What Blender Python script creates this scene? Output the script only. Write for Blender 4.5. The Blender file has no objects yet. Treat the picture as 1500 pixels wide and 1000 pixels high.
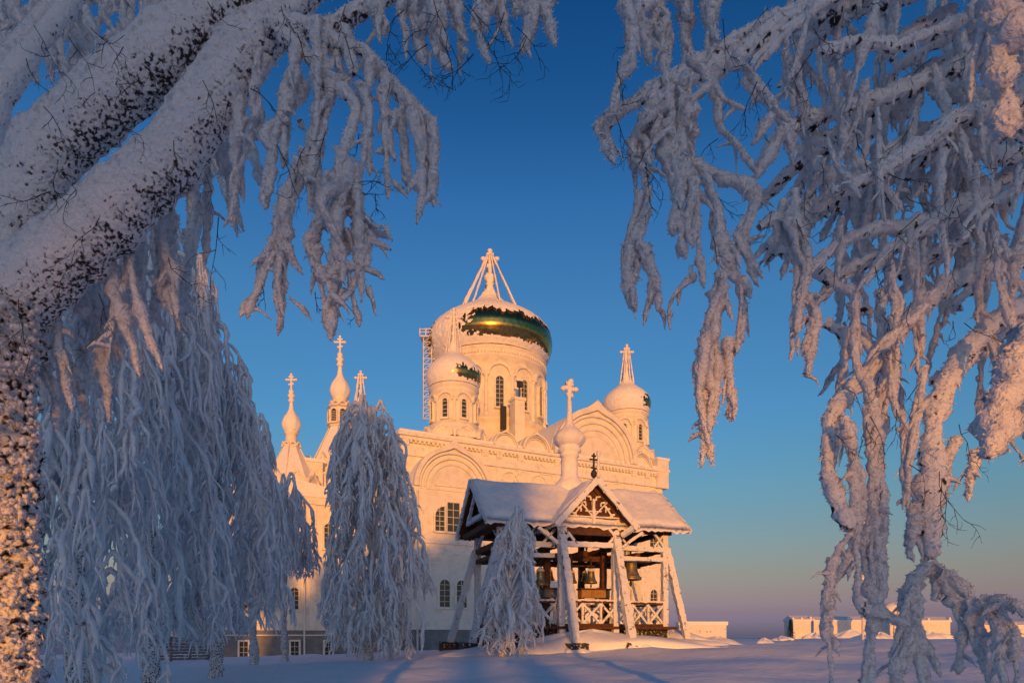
import bpy, math, random
import numpy as np
from mathutils import Vector, Matrix

S = bpy.context.scene
R = math.radians
rnd = random.Random(7)
rng = np.random.default_rng(11)

# ---------------------------------------------------------------- camera
F = 1000.0            # focal length in pixels of the 1500 px wide photograph (24 mm lens)
EYE = 1.6
HOR = 930.0           # eye level row in the photograph
cam_d = bpy.data.cameras.new('camera')
cam_d.lens = 24.0; cam_d.sensor_width = 36.0
cam_d.shift_y = (HOR - 500.0) / 1500.0
cam_d.clip_start = 0.05; cam_d.clip_end = 60000
cam = bpy.data.objects.new('camera', cam_d)
S.collection.objects.link(cam)
cam.location = (0, 0, EYE); cam.rotation_euler = (R(90), 0, 0)
cam_d.dof.use_dof = True; cam_d.dof.focus_distance = 26.0; cam_d.dof.aperture_fstop = 9.0
S.camera = cam

# ---------------------------------------------------------------- sky and sun
SUN_EL = 4.0
SUN_DIR = Vector((-0.06, 1.0, -math.tan(R(SUN_EL)))).normalized()     # the way the light travels
W = bpy.data.worlds.new('World'); S.world = W; W.use_nodes = True
wn = W.node_tree.nodes; wl = W.node_tree.links
wn.clear()
sky = wn.new('ShaderNodeTexSky'); sky.sky_type = 'NISHITA'; sky.sun_disc = False
sky.sun_elevation = R(SUN_EL); sky.sun_rotation = R(180) - 0.06
sky.air_density = 1.0; sky.dust_density = 1.3; sky.ozone_density = 2.0; sky.altitude = 400
hsv = wn.new('ShaderNodeHueSaturation'); hsv.inputs['Saturation'].default_value = 1.1
bg = wn.new('ShaderNodeBackground'); bg.inputs['Strength'].default_value = 0.15
wo = wn.new('ShaderNodeOutputWorld')
# clear winter air: deep blue overhead, a rosy belt and the violet shadow of the earth low down, the same all round
SKY_TINT = [(0.0, .60, .80, 5.0), (.014, .59, .67, 3.9), (.033, .63, .53, 1.7), (.056, .73, .53, .95), (.084, .79, .58, .70), (.121, .78, .66, .72), (.16, .72, .74, .80), (.211, .66, .85, .95), (.296, .57, .93, 1.18), (.43, .56, .94, 1.24), (.531, .40, .83, 1.25), (.60, .22, .63, 1.05), (.675, .12, .49, .90)]
wtc = wn.new('ShaderNodeTexCoord'); wsep = wn.new('ShaderNodeSeparateXYZ'); wr = wn.new('ShaderNodeValToRGB'); wmul = wn.new('ShaderNodeVectorMath'); wmul.operation = 'MULTIPLY'
wsc = wn.new('ShaderNodeVectorMath'); wsc.operation = 'SCALE'; wsc.inputs['Scale'].default_value = 5.0
for i, (z_, r_, g_, b_) in enumerate(SKY_TINT):
    e_ = wr.color_ramp.elements[i] if i < 2 else wr.color_ramp.elements.new(z_)
    e_.position = z_; e_.color = (r_ / 5, g_ / 5, b_ / 5, 1)
wl.new(wtc.outputs['Generated'], wsep.inputs[0]); wl.new(wsep.outputs['Z'], wr.inputs['Fac'])
wl.new(sky.outputs[0], hsv.inputs['Color']); wl.new(hsv.outputs[0], wmul.inputs[0]); wl.new(wr.outputs['Color'], wmul.inputs[1])
wl.new(wmul.outputs[0], wsc.inputs[0]); wl.new(wsc.outputs[0], bg.inputs['Color']); wl.new(bg.outputs[0], wo.inputs['Surface'])
sd = bpy.data.lights.new('sun', 'SUN'); sd.energy = 2.65; sd.angle = R(0.55); sd.color = (1.0, 0.375, 0.03)
sun = bpy.data.objects.new('sun', sd); S.collection.objects.link(sun)
sun.rotation_euler = SUN_DIR.to_track_quat('-Z', 'Y').to_euler(); sun.location = (3, -60, 40)

S.view_settings.view_transform = 'Standard'; S.view_settings.look = 'None'
S.view_settings.gamma = 1.0; S.view_settings.exposure = 0.35; S.view_settings.use_curve_mapping = False
S.render.engine = 'CYCLES'
S.cycles.max_bounces = 8; S.cycles.diffuse_bounces = 6; S.cycles.glossy_bounces = 3
S.cycles.use_denoising = True

# ---------------------------------------------------------------- helpers
def P(px, py, d):
    """point seen at a photograph pixel, d metres in front of the camera"""
    return Vector(((px - 750.0) / F * d, d, EYE + (HOR - py) / F * d))

COL = S.collection
def link(o, parent=None):
    COL.objects.link(o)
    if parent is not None: o.parent = parent
    return o
def tag(o, label=None, cat=None, group=None, kind=None):
    if label: o['label'] = label
    if cat: o['category'] = cat
    if group: o['group'] = group
    if kind: o['kind'] = kind
    return o
def empty(name, loc=(0, 0, 0), rz=0.0, label=None, cat=None, group=None):
    o = bpy.data.objects.new(name, None); o.empty_display_size = .3
    o.location = loc; o.rotation_euler = (0, 0, rz)
    link(o); return tag(o, label, cat, group)
def copy_tree(o, parent=None):
    c = o.copy(); link(c)
    if parent is not None: c.parent = parent
    for ch in list(o.children): copy_tree(ch, c)
    return c

class MB:
    """collects plain shapes and links them as ONE mesh object"""
    def __init__(s): s.v = []; s.f = []; s.sm = []
    def add(s, verts, faces, smooth=False):
        b = len(s.v); s.v += [tuple(p) for p in verts]
        s.f += [tuple(i + b for i in f) for f in faces]; s.sm += [smooth] * len(faces)
        return s
    def box(s, x0, x1, y0, y1, z0, z1):
        return s.add([(x0,y0,z0),(x1,y0,z0),(x1,y1,z0),(x0,y1,z0),(x0,y0,z1),(x1,y0,z1),(x1,y1,z1),(x0,y1,z1)],
                     [(0,3,2,1),(4,5,6,7),(0,1,5,4),(1,2,6,5),(2,3,7,6),(3,0,4,7)])
    def lathe(s, prof, n, c=(0, 0, 0), a0=0.0, smooth=True, cap=True):
        vs = []; fs = []
        for r, z in prof:
            for k in range(n):
                a = a0 + 2 * math.pi * k / n
                vs.append((c[0] + r * math.cos(a), c[1] + r * math.sin(a), c[2] + z))
        for i in range(len(prof) - 1):
            for k in range(n):
                k2 = (k + 1) % n
                fs.append((i*n+k, i*n+k2, (i+1)*n+k2, (i+1)*n+k))
        if cap:
            fs.append(tuple(range(n - 1, -1, -1))); m = len(prof) - 1
            fs.append(tuple(m * n + k for k in range(n)))
        return s.add(vs, fs, smooth)
    def prism(s, outline, origin, ax, ay, az, depth):
        """outline (a,b) in the plane ax, ay at origin, pushed along az by depth"""
        o = Vector(origin); ax = Vector(ax); ay = Vector(ay); az = Vector(az)
        n = len(outline)
        vs = [o + ax*a + ay*b for a, b in outline] + [o + ax*a + ay*b + az*depth for a, b in outline]
        fs = [tuple(range(n)), tuple(range(2*n-1, n-1, -1))] + [(i, i+n, (i+1) % n + n, (i+1) % n) for i in range(n)]
        return s.add(vs, fs)
    def strip(s, inner, outer, origin, ax, ay, az, depth):
        """band between two open polylines of the same count, pushed out by depth"""
        o = Vector(origin); ax = Vector(ax); ay = Vector(ay); az = Vector(az); n = len(inner)
        pt = lambda q: o + ax*q[0] + ay*q[1]
        vs = [pt(q) for q in inner] + [pt(q) for q in outer] + [pt(q) + az*depth for q in inner] + [pt(q) + az*depth for q in outer]
        fs = []
        for i in range(n - 1):
            fs += [(2*n+i, 2*n+i+1, 3*n+i+1, 3*n+i), (i, i+1, 2*n+i+1, 2*n+i), (n+i+1, n+i, 3*n+i, 3*n+i+1), (i+1, i, n+i, n+i+1)]
        fs += [(0, 2*n, 3*n, n), (n-1, 2*n-1, 4*n-1, 3*n-1)]
        return s.add(vs, fs)
    def beam(s, p0, p1, w, h, up=(0, 0, 1), jit=0.0, step=0.3):
        """a bar from p0 to p1; jit makes its edges uneven"""
        p0 = Vector(p0); p1 = Vector(p1); t = (p1 - p0); L = t.length; t.normalize()
        upv = Vector(up)
        if abs(t.dot(upv)) > .98: upv = Vector((0, 1, 0))
        a = t.cross(upv).normalized(); b = a.cross(t).normalized()
        n = max(1, int(L / step)) if jit else 1
        vs = []; fs = []
        for i in range(n + 1):
            q = p0 + t * (L * i / n)
            for sa, sb in ((-1,-1),(1,-1),(1,1),(-1,1)):
                vs.append(q + a*(sa*w/2 + rnd.uniform(-jit, jit)) + b*(sb*h/2 + rnd.uniform(-jit, jit)))
        for i in range(n):
            for k in range(4):
                k2 = (k + 1) % 4
                fs.append((i*4+k, i*4+k2, i*4+4+k2, i*4+4+k))
        fs += [(3,2,1,0), tuple(n*4+k for k in range(4))]
        return s.add(vs, fs)
    def tube(s, pts, r, k=6, jit=0.0):
        pts = [Vector(p) for p in pts]; n = len(pts)
        if not hasattr(r, '__len__'): r = [r] * n
        vs = []; fs = []
        for i, p in enumerate(pts):
            t = (pts[min(i+1, n-1)] - pts[max(i-1, 0)]).normalized()
            ref = Vector((0, 0, 1)) if abs(t.z) < .9 else Vector((1, 0, 0))
            a = t.cross(ref).normalized(); b = t.cross(a)
            for j in range(k):
                an = 2*math.pi*j/k; rr = r[i] * (1 + rnd.uniform(-jit, jit))
                vs.append(p + a*(rr*math.cos(an)) + b*(rr*math.sin(an)))
        for i in range(n - 1):
            for j in range(k):
                j2 = (j + 1) % k
                fs.append((i*k+j, i*k+j2, (i+1)*k+j2, (i+1)*k+j))
        fs += [tuple(range(k-1, -1, -1)), tuple((n-1)*k+j for j in range(k))]
        return s.add(vs, fs, True)
    def build(s, name, mat, parent=None):
        me = bpy.data.meshes.new(name); me.from_pydata(s.v, [], s.f)
        me.polygons.foreach_set('use_smooth', s.sm)
        me.materials.append(mat); me.update()
        return link(bpy.data.objects.new(name, me), parent)

# ---------------------------------------------------------------- materials
def mat_up(m, amount):
    """rime gathers on the upper side: shift the bark pattern by the direction a face looks"""
    nt = m.node_tree; r = [n for n in nt.nodes if n.type == 'VALTORGB'][0]; t = r.inputs['Fac'].links[0].from_socket
    ge = nt.nodes.new('ShaderNodeNewGeometry'); sp = nt.nodes.new('ShaderNodeSeparateXYZ'); ma = nt.nodes.new('ShaderNodeMath'); ma.operation = 'MULTIPLY_ADD'
    ma.inputs[1].default_value = -amount; nt.links.new(ge.outputs['Normal'], sp.inputs[0]); nt.links.new(sp.outputs['Z'], ma.inputs[0]); nt.links.new(t, ma.inputs[2]); nt.links.new(ma.outputs[0], r.inputs['Fac'])
    return m
def mat(name, col, rough=.8, metal=0.0, noise=None, bump=None, spec=.3, coords='Object'):
    """noise = (scale, other colour, low, high[, detail]); bump = (scale, strength, distance)"""
    m = bpy.data.materials.new(name); m.use_nodes = True
    nt = m.node_tree; b = nt.nodes['Principled BSDF']
    b.inputs['Base Color'].default_value = (*col, 1); b.inputs['Roughness'].default_value = rough
    b.inputs['Metallic'].default_value = metal; b.inputs['Specular IOR Level'].default_value = spec
    tc = nt.nodes.new('ShaderNodeTexCoord')
    if noise:
        t = nt.nodes.new('ShaderNodeTexNoise'); t.inputs['Scale'].default_value = noise[0]
        t.inputs['Detail'].default_value = noise[4] if len(noise) > 4 else 5
        r = nt.nodes.new('ShaderNodeValToRGB')
        r.color_ramp.elements[0].position = noise[2]; r.color_ramp.elements[0].color = (*col, 1)
        r.color_ramp.elements[1].position = noise[3]; r.color_ramp.elements[1].color = (*noise[1], 1)
        nt.links.new(tc.outputs[coords], t.inputs['Vector']); nt.links.new(t.outputs['Fac'], r.inputs['Fac'])
        nt.links.new(r.outputs['Color'], b.inputs['Base Color'])
    if bump:
        t2 = nt.nodes.new('ShaderNodeTexNoise'); t2.inputs['Scale'].default_value = bump[0]; t2.inputs['Detail'].default_value = 6
        bn = nt.nodes.new('ShaderNodeBump'); bn.inputs['Strength'].default_value = bump[1]; bn.inputs['Distance'].default_value = bump[2]
        nt.links.new(tc.outputs[coords], t2.inputs['Vector']); nt.links.new(t2.outputs['Fac'], bn.inputs['Height'])
        nt.links.new(bn.outputs['Normal'], b.inputs['Normal'])
    return m
M = {}
M['snow'] = mat('snow', (.90,.90,.91), .75, noise=(.35, (.85,.86,.88), .4, .7), bump=(2.2, .45, .12), spec=.35)
M['roofsnow'] = mat('roof_snow', (.89,.87,.86), .85, noise=(3.5, (.78,.75,.74), .45, .75, 9), bump=(3.2, .55, .09))
M['frost'] = mat('frost', (.93,.88,.875), .95, noise=(26, (.58,.55,.56), .50, .72, 9), bump=(55, 1.0, .025), spec=.15)
M['frostbark'] = mat('frosted_bark', (.90,.86,.86), .95, noise=(19, (.055,.045,.04), .62, .68, 10), bump=(30, .9, .03), spec=.1)
M['trunkbark'] = mat('rimed_bark', (.84,.80,.80), .95, noise=(26, (.055,.036,.026), .49, .60, 10), bump=(24, 1.0, .04), spec=.1)
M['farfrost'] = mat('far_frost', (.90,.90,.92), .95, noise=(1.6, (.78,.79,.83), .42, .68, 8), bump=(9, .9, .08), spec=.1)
M['twig'] = mat('bare_twig', (.030,.022,.02), .8)
M['wall'] = mat('white_plaster', (.82,.77,.69), .9, noise=(1.1, (.66,.59,.50), .48, .78, 10), bump=(6, .55, .05))
M['trim'] = mat('plaster_trim', (.84,.79,.71), .9, noise=(1.8, (.64,.57,.48), .5, .78, 10), bump=(8, .3, .03))
M['plinth'] = mat('grey_plinth', (.20,.20,.21), .9, noise=(1.2, (.28,.28,.28), .4, .7))
M['gold'] = mat('gilded_copper', (.58,.36,.10), .17, 1.0, noise=(2.5, (.24,.19,.07), .4, .75, 6))
M['glass'] = mat('window_glass', (.05,.055,.04), .12, spec=.6)
M['frame'] = mat('window_frame', (.55,.50,.42), .7)
M['limbbark'] = mat('rimed_limb_bark', (.92,.875,.87), .95, noise=(48, (.06,.046,.042), .66, .78, 10), bump=(40, 1.0, .03), spec=.1)
M['wood'] = mat('dark_brown_timber', (.115,.048,.024), .8, noise=(6, (.05,.028,.018), .4, .7, 8), bump=(20, .5, .02))
M['rimewood'] = mat('rimed_timber', (.76,.77,.80), .95, noise=(4.5, (.12,.07,.045), .60, .70, 9), bump=(16, .6, .03))
M['bronze'] = mat('bell_bronze', (.30,.22,.10), .42, .75, noise=(4, (.42,.38,.30), .45, .7))
M['varnish'] = mat('honey_coloured_wood', (.42,.24,.08), .6, noise=(5, (.30,.16,.05), .4, .7))
M['darkstone'] = mat('dark_stone', (.045,.04,.038), .9, noise=(8, (.5,.5,.53), .56, .64, 8))
M['fence'] = mat('weathered_fence', (.16,.15,.15), .9, noise=(4, (.5,.51,.54), .52, .7))
M['needle'] = mat('dark_needles', (.03,.05,.045), .9)
M['farland'] = mat('haze_tinted_forest', (.30,.34,.42), 1.0, noise=(.004, (.48,.51,.58), .4, .65, 8))  # snowy forest plain, the blue of distant haze put into its colour
M['darkmetal'] = mat('dark_metal', (.05,.05,.055), .6, .3)
mat_up(M['frostbark'], .10); mat_up(M['trunkbark'], .09)
mat_up(M['limbbark'], .27)

# ---------------------------------------------------------------- ground
def sstep(a, b, x):
    t = np.clip((x - a) / (b - a), 0, 1); return t * t * (3 - 2 * t)
_ph = rng.uniform(0, 6.28, (14, 2)); _dr = rng.uniform(0, 6.28, 14); _wl = np.geomspace(1.3, 26, 14)
def gz(x, y):
    """height of the snow at x, y"""
    x = np.asarray(x, float); y = np.asarray(y, float)
    r = np.hypot(x, y)
    z = np.clip(x, -32, 45) * .021 * sstep(4, 34, y) + .30 * sstep(12, 34, y)
    z = z + .62 * np.exp(-((x - 4) ** 2 + (y - 41) ** 2) / (2 * 8.5 ** 2))
    z = z - .85 * sstep(50, 76, y) * sstep(2, -14, x)
    z = z - .55 * sstep(60, 140, y) * sstep(0, 20, x)
    for i in range(14):
        w = _wl[i]; amp = .0080 * w ** .95 if w < 9 else .013 * w ** .65
        fade = np.clip(1.6 - r / (w * 55), 0, 1)
        u = (x * math.cos(_dr[i]) + y * math.sin(_dr[i])) / w * 6.28
        z = z + .8 * amp * fade * np.sin(u + _ph[i, 0] + 1.3 * np.sin(u * .37 + _ph[i, 1]))
    z = z - 150 * sstep(230, 2600, r) - 30 * sstep(120, 330, r) * sstep(10, -60, x)
    return z
def make_ground():
    ys = np.concatenate([-np.geomspace(40000, 12, 46), np.arange(-11, 62, .5), np.geomspace(63, 40000, 70)])
    xs = np.concatenate([-np.geomspace(40000, 45, 46), np.arange(-44.5, 45, .62), np.geomspace(46, 40000, 46)])
    X, Y = np.meshgrid(xs, ys); Z = gz(X, Y)
    nx, ny = len(xs), len(ys)
    v = np.stack([X, Y, Z], -1).reshape(-1, 3)
    i = np.arange(nx * ny).reshape(ny, nx)
    q = np.stack([i[:-1, :-1], i[:-1, 1:], i[1:, 1:], i[1:, :-1]], -1).reshape(-1, 4)
    me = np_mesh('ground', v, q, None, True)
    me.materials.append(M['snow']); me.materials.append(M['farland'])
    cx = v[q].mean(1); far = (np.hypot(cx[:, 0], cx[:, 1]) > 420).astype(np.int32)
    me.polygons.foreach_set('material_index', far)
    o = link(bpy.data.objects.new('ground', me)); tag(o, 'wind-smoothed snow field around the cathedral', kind='structure')
def np_mesh(name, v, quads=None, tris=None, smooth=True, trismooth=False):
    me = bpy.data.meshes.new(name)
    v = np.asarray(v, np.float32)
    nq = 0 if quads is None else len(quads); nt_ = 0 if tris is None else len(tris)
    me.vertices.add(len(v)); me.vertices.foreach_set('co', v.ravel())
    parts = []; starts = []; tot = 0
    if nq: parts.append(np.asarray(quads, np.int32).ravel()); starts.append(np.arange(nq) * 4); tot = nq * 4
    if nt_: parts.append(np.asarray(tris, np.int32).ravel()); starts.append(tot + np.arange(nt_) * 3); tot += nt_ * 3
    me.loops.add(tot); me.loops.foreach_set('vertex_index', np.concatenate(parts))
    me.polygons.add(nq + nt_); me.polygons.foreach_set('loop_start', np.concatenate(starts).astype(np.int32))
    me.polygons.foreach_set('use_smooth', np.concatenate([np.full(nq, smooth), np.full(nt_, trismooth)]))
    me.update(calc_edges=True)
    return me
make_ground()

# ---------------------------------------------------------------- cathedral
# local frame: x along the main facade, y away from the viewer, turned by 28 degrees
CH = empty('cathedral', (-4.7, 76.0, 0), R(28), 'white domed cathedral with gilded onion domes, tent-roofed towers and frosted walls', 'cathedral')
X3, Y3, Z3 = Vector((1, 0, 0)), Vector((0, 1, 0)), Vector((0, 0, 1))
def arc(r, n=18, a0=0.0, a1=math.pi, cx=0.0, cz=0.0):
    return [(cx - r * math.cos(a0 + (a1 - a0) * i / n), cz + r * math.sin(a0 + (a1 - a0) * i / n)) for i in range(n + 1)]
def ogee(r, n=20, tip=.16, cx=0.0, cz=0.0):
    out = []
    for x, z in arc(r, n):
        k = max(0, 1 - abs(x) / (r * .3)); out.append((cx + x, cz + z + tip * r * k ** 1.7))
    return out
def arch_open(w, h, n=10):
    """outline of a round-headed opening, foot at 0"""
    r = w / 2
    return [(-r, 0)] + [(x, h - r + z) for x, z in arc(r, n)] + [(r, 0)]
def window(o, ax, out, w, h, cols=2, rows=4, parent=CH, flat=False, sur=.18, prd=.30, halfround=0):
    """round-headed window with its foot middle at o, ax to the right, out towards the viewer"""
    o = Vector(o); ax = Vector(ax); out = Vector(out)
    if flat: shape = [(-w/2, 0), (-w/2, h), (w/2, h), (w/2, 0)]
    elif halfround:   # rounded at one side only
        q = [(-w/2, 0)] + [(-w/2 + w * (1 - math.cos(a)), h - w*1.0 + w * math.sin(a)) for a in [math.pi/2 * i/8 for i in range(9)]] + [(w/2, 0)]
        shape = q if halfround < 0 else [(-x, z) for x, z in reversed(q)]
    else: shape = arch_open(w, h)
    big = []
    for x, z in shape:
        big.append((x * (1 + 2 * sur / w), z if z == 0 else z + sur))
    m = MB().strip(shape, big, o, ax, Z3, out, prd)
    m.prism([(-w/2 - sur*1.4, -.22), (w/2 + sur*1.4, -.22), (w/2 + sur*1.4, -.02), (-w/2 - sur*1.4, -.02)], o, ax, Z3, out, prd * 1.35)
    win = m.build('window', M['trim'], parent)
    MB().prism(shape, o + out * .095, ax, Z3, out, .02).build('pane', M['glass'], win)
    fm = MB(); t = .07
    for i in range(cols + 1):
        x = -w/2 + w * i / cols
        hh = h
        if not flat and not halfround: hh = h - w/2 + math.sqrt(max(0, (w/2) ** 2 - x * x))
        if halfround:
            xx = x if halfround < 0 else -x
            hh = h - w + math.sqrt(max(0, w * w - (w/2 - xx) ** 2))
        fm.prism([(x - t/2, 0), (x + t/2, 0), (x + t/2, hh), (x - t/2, hh)], o + out * .118, ax, Z3, out, .05)
    for j in range(rows + 1):
        z = (h - (0 if flat else w * .45)) * j / rows
        fm.prism([(-w/2, z - t/2), (w/2, z - t/2), (w/2, z + t/2), (-w/2, z + t/2)], o + out * .122, ax, Z3, out, .05)
    fm.build('frame', M['frame'], win)
    return win
def moulding(m, cx, y, cz, r, wd=.35, prd=.35, tip=.12, n=22):
    m.strip(ogee(r, n, 0, cx, cz), ogee(r + wd, n, tip, cx, cz), (0, y, 0), X3, Z3, -Y3, prd)

GB = -3.0         # foot of the walls, below the snow
# main square block
w = MB().box(-7.8, 27.5, 0, 31, 2.2, 21.0)
w.build('wall', M['wall'], CH)
p = MB().box(-8.0, 27.7, -.2, 31.2, GB, 2.2); p.build('plinth', M['plinth'], CH)
c = MB()
for z0, z1, e in ((2.203, 2.5, .32), (11.3, 11.75, .3), (10.2, 10.42, .16), (18.9, 19.15, .18), (20.7, 21.0, .3), (21.0, 21.7, .22), (22.35, 22.7, .42), (22.7, 23.05, .7)):
    c.box(-7.8 - e, 27.5 + e, -e, 31 + e, z0, z1)
c.box(-7.75, 27.45, .02, 30.98, 21.7, 22.36)
c.build('cornice', M['trim'], CH)
for x in (-7.55, 1.75, 3.6, 6.3, 11.35, 22.75, 24.9, 27.0):
    pl = MB(); pl.box(x - .42, x + .42, -.14, 0.1, 2.5, 10.2)
    pl.box(x - .42, x + .42, -.16, 0.1, 11.75, 18.9)
    pl.box(x - .30, x + .30, -.10, 0.1, 10.2, 11.75)
    pl.box(x - .36, x + .36, -.32, 0.1, 21.705, 22.345); pl.box(x - .30, x + .30, -.12, .1, 18.9, 21.705)
    pl.build('pilaster', M['trim'], CH)
# dentils under the cornice
dm = MB()
for i in range(70):
    x = -7.6 + i * .5
    dm.box(x, x + .24, -.42, .05, 22.08, 22.345)
tag(dm.build('dentil_course', M['trim'], CH), kind='stuff')
# fine courses of the plaster
gm = MB()
for i in range(9):
    gm.box(-7.84, 27.54, -.035, .2, 3.15 + i * .78, 3.15 + i * .78 + .70)
tag(gm.build('rusticated_band', M['wall'], CH), kind='stuff')
gm = MB()
for i in range(11):
    gm.box(-7.83, 27.53, -.03, .2, 11.85 + i * .63, 11.85 + i * .63 + .57)
tag(gm.build('brick_courses', M['wall'], CH), kind='stuff')
# little blind niches in the frieze and along the facade
for x in (4.95, 8.8, 25.9):
    nm = MB(); moulding(nm, x, 0, 19.3, .95, .16, .2, .08); nm.build('blind_arch', M['trim'], CH)
for x in (12.6, 15.0, 17.2, 19.4, 21.8):
    nm = MB(); moulding(nm, x, 0, 15.2, .7, .15, .18, .0)
    nm.box(x - .86, x - .7, -.18, .1, 12.2, 15.2); nm.box(x + .7, x + .86, -.18, .1, 12.2, 15.2)
    nm.build('blind_niche', M['trim'], CH)
# snow roof, four slopes up to the drum
rf = MB()
b0 = [(-8.3, -.5), (28.0, -.5), (28.0, 31.5), (-8.3, 31.5)]
t0 = [(4, 10), (18.5, 10), (18.5, 25), (4, 25)]
rf.add([(x, y, 23.06) for x, y in b0] + [(x, y, 23.35) for x, y in b0] + [(x, y, 26.8) for x, y in t0],
       [(0,1,5,4),(1,2,6,5),(2,3,7,6),(3,0,4,7),(4,5,9,8),(5,6,10,9),(6,7,11,10),(7,4,8,11),(8,9,10,11)])
rf.build('roof', M['roofsnow'], CH)

def gable(cx, y, z0, r, back, wall_to=None, name='gable', rings=3):
    """round gable: wall disc, mouldings, snow-covered vault running back"""
    m = MB()
    m.prism(ogee(r, 26, .1, cx, z0), (0, y, 0), X3, Z3, Y3, .6)
    for i in range(rings):
        moulding(m, cx, y + .02, z0, r * (1 - .135 * (i + 1)) , r * .055, .34 - .08 * i, 0)
    m.strip(ogee(r * .94, 26, .08, cx, z0), ogee(r * 1.05, 26, .16, cx, z0), (0, y + .3, 0), X3, Z3, -Y3, .75)
    g = m.build(name, M['wall'], CH)
    v = MB(); v.prism(ogee(r * 1.04, 26, .10, cx, z0), (0, y + .62, 0), X3, Z3, Y3, back)
    v.build('vault_roof', M['roofsnow'], g)
    return g
gable(16.7, -.45, 23.08, 5.85, 11, rings=4)                      # big round gable over the facade
gable(8.2, -.35, 23.08, 1.75, 3.2, rings=2)
gable(23.6, -.35, 23.08, 1.55, 3.2, rings=2)
gable(4.2, -.3, 23.08, 1.5, 3, rings=1)
MB().box(26.2, 28.05, -.6, 1.4, 20.6, 24.2).build('corner_block', M['wall'], CH)
MB().box(26.1, 28.15, -.7, 1.5, 24.2, 24.5).build('corner_cap', M['roofsnow'], CH)

# projecting bay with the tall round arch
BY = -2.0
bw = MB().box(-7.3, 1.5, BY, .05, 2.2, 17.1)
bw.build('bay_wall', M['wall'], CH)
MB().box(-7.45, 1.65, BY - .15, .06, GB, 2.205).build('bay_plinth', M['plinth'], CH)
bb = MB()
for z0, z1, e in ((2.21, 2.55, .25), (11.25, 11.8, .26), (10.15, 10.4, .14), (9.1, 9.2, .08), (16.9, 17.12, .2)):
    bb.box(-7.3 - e, 1.5 + e, BY - e, .07, z0, z1)
bb.box(-7.25, 1.45, BY - .06, .03, 2.4, 17.0)
bb.build('bay_cornice', M['trim'], CH)
for x in (-7.0, -6.1, .3, 1.2): MB().box(x - .3, x + .3, BY - .18, BY + .1, 11.8, 16.9).build('pilaster', M['trim'], CH)
MB().box(-5.0, -1.3, BY - .25, BY + .1, 17.35, 17.55).build('string_course', M['trim'], CH)
g = gable(-2.9, BY - .1, 17.1, 4.3, 2.2, rings=3)
gm = MB()
for i in range(9):
    gm.box(-7.34, 1.54, BY - .085, BY + .2, 3.1 + i * .78, 3.1 + i * .78 + .70)
tag(gm.build('rusticated_band', M['wall'], CH), kind='stuff')
# windows of the bay: three tall lights, a pair below
window((-2.9, BY, 12.6), X3, -Y3, 1.45, 3.1, 2, 4, flat=True)
window((-4.45, BY, 12.6), X3, -Y3, 1.1, 2.6, 2, 4, halfround=-1)
window((-1.35, BY, 12.6), X3, -Y3, 1.1, 2.6, 2, 4, halfround=1)
for x in (-3.9, -1.95):
    window((x, BY, 4.6), X3, -Y3, 1.2, 2.9, 2, 4)
for x in (-3.9, -1.95):
    hm = MB(); moulding(hm, x, BY, 6.75, .82, .14, .2, .03); hm.build('hood_mould', M['trim'], CH)
for x in (5.0, 8.8, 25.9):
    window((x, 0, 4.6), X3, -Y3, 1.2, 2.9, 2, 4)
    window((x, 0, 12.9), X3, -Y3, 1.3, 3.4, 2, 4)
for x in (12.6, 17.2, 21.8):
    window((x, 0, 4.6), X3, -Y3, 1.2, 2.9, 2, 4)

gm = MB()
for i in range(8):
    gm.box(-7.33, 1.53, BY - .08, BY + .2, 11.9 + i * .62, 11.9 + i * .62 + .56)
tag(gm.build('brick_courses', M['wall'], CH), kind='stuff')
for x in (6.3, 9.9, 14.2, 17.2, 20.2):      # panels of the frieze
    m = MB(); m.strip([(x - .7, 19.35), (x - .7, 20.5), (x + .7, 20.5), (x + .7, 19.35), (x - .7, 19.35)], [(x - .86, 19.2), (x - .86, 20.66), (x + .86, 20.66), (x + .86, 19.2), (x - .86, 19.2)], (0, 0, 0), X3, Z3, -Y3, .16)
    m.build('frieze_panel', M['trim'], CH)
# side of the block that looks to the left
for yy in (6, 11):
    window((-7.8, yy, 12.8), -Y3, -X3, 1.3, 3.3, 2, 4)
    window((-7.8, yy, 4.6), -Y3, -X3, 1.2, 2.9, 2, 4)

# entrance block set back on the left
MB().box(-24.0, -7.75, 15, 33, 2.2, 18.2).build('entrance_wall', M['wall'], CH)
MB().box(-24.2, -7.75, 14.8, 33.2, GB, 2.2).build('entrance_plinth', M['plinth'], CH)
m = MB()
for z0, z1, e in ((2.205, 2.5, .3), (1.55, 1.7, .45), (9.6, 9.9, .2), (10.6, 11.1, .3), (17.4, 18.25, .35)):
    m.box(-24.0 - e, -7.78, 15 - e, 33 + e, z0, z1)
for x in (-23.6, -20.3, -14.0, -10.5):
    m.box(x - .4, x + .4, 14.84, 15.1, 2.5, 9.6); m.box(x - .4, x + .4, 14.84, 15.1, 11.1, 17.4)
m.build('entrance_cornice', M['trim'], CH)
m = MB(); m.prism([(-24.6, 18.26), (-7.4, 18.26), (-7.4, 18.7), (-16, 20.2), (-24.6, 18.7)], (0, 14.5, 0), X3, Z3, Y3, 19)
m.build('entrance_roof', M['roofsnow'], CH)
for x in (-21.9, -18.9, -16.2, -12.2):
    window((x, 15, 4.7), X3, -Y3, .95, 2.6, 2, 4)
    window((x, 15, 12.2), X3, -Y3, 1.0, 3.0, 2, 4)
for x in (-21.9, -16.2, -12.2):
    window((x, 14.8, -1.0), X3, -Y3, .95, 1.9, 2, 3, flat=True)
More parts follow.
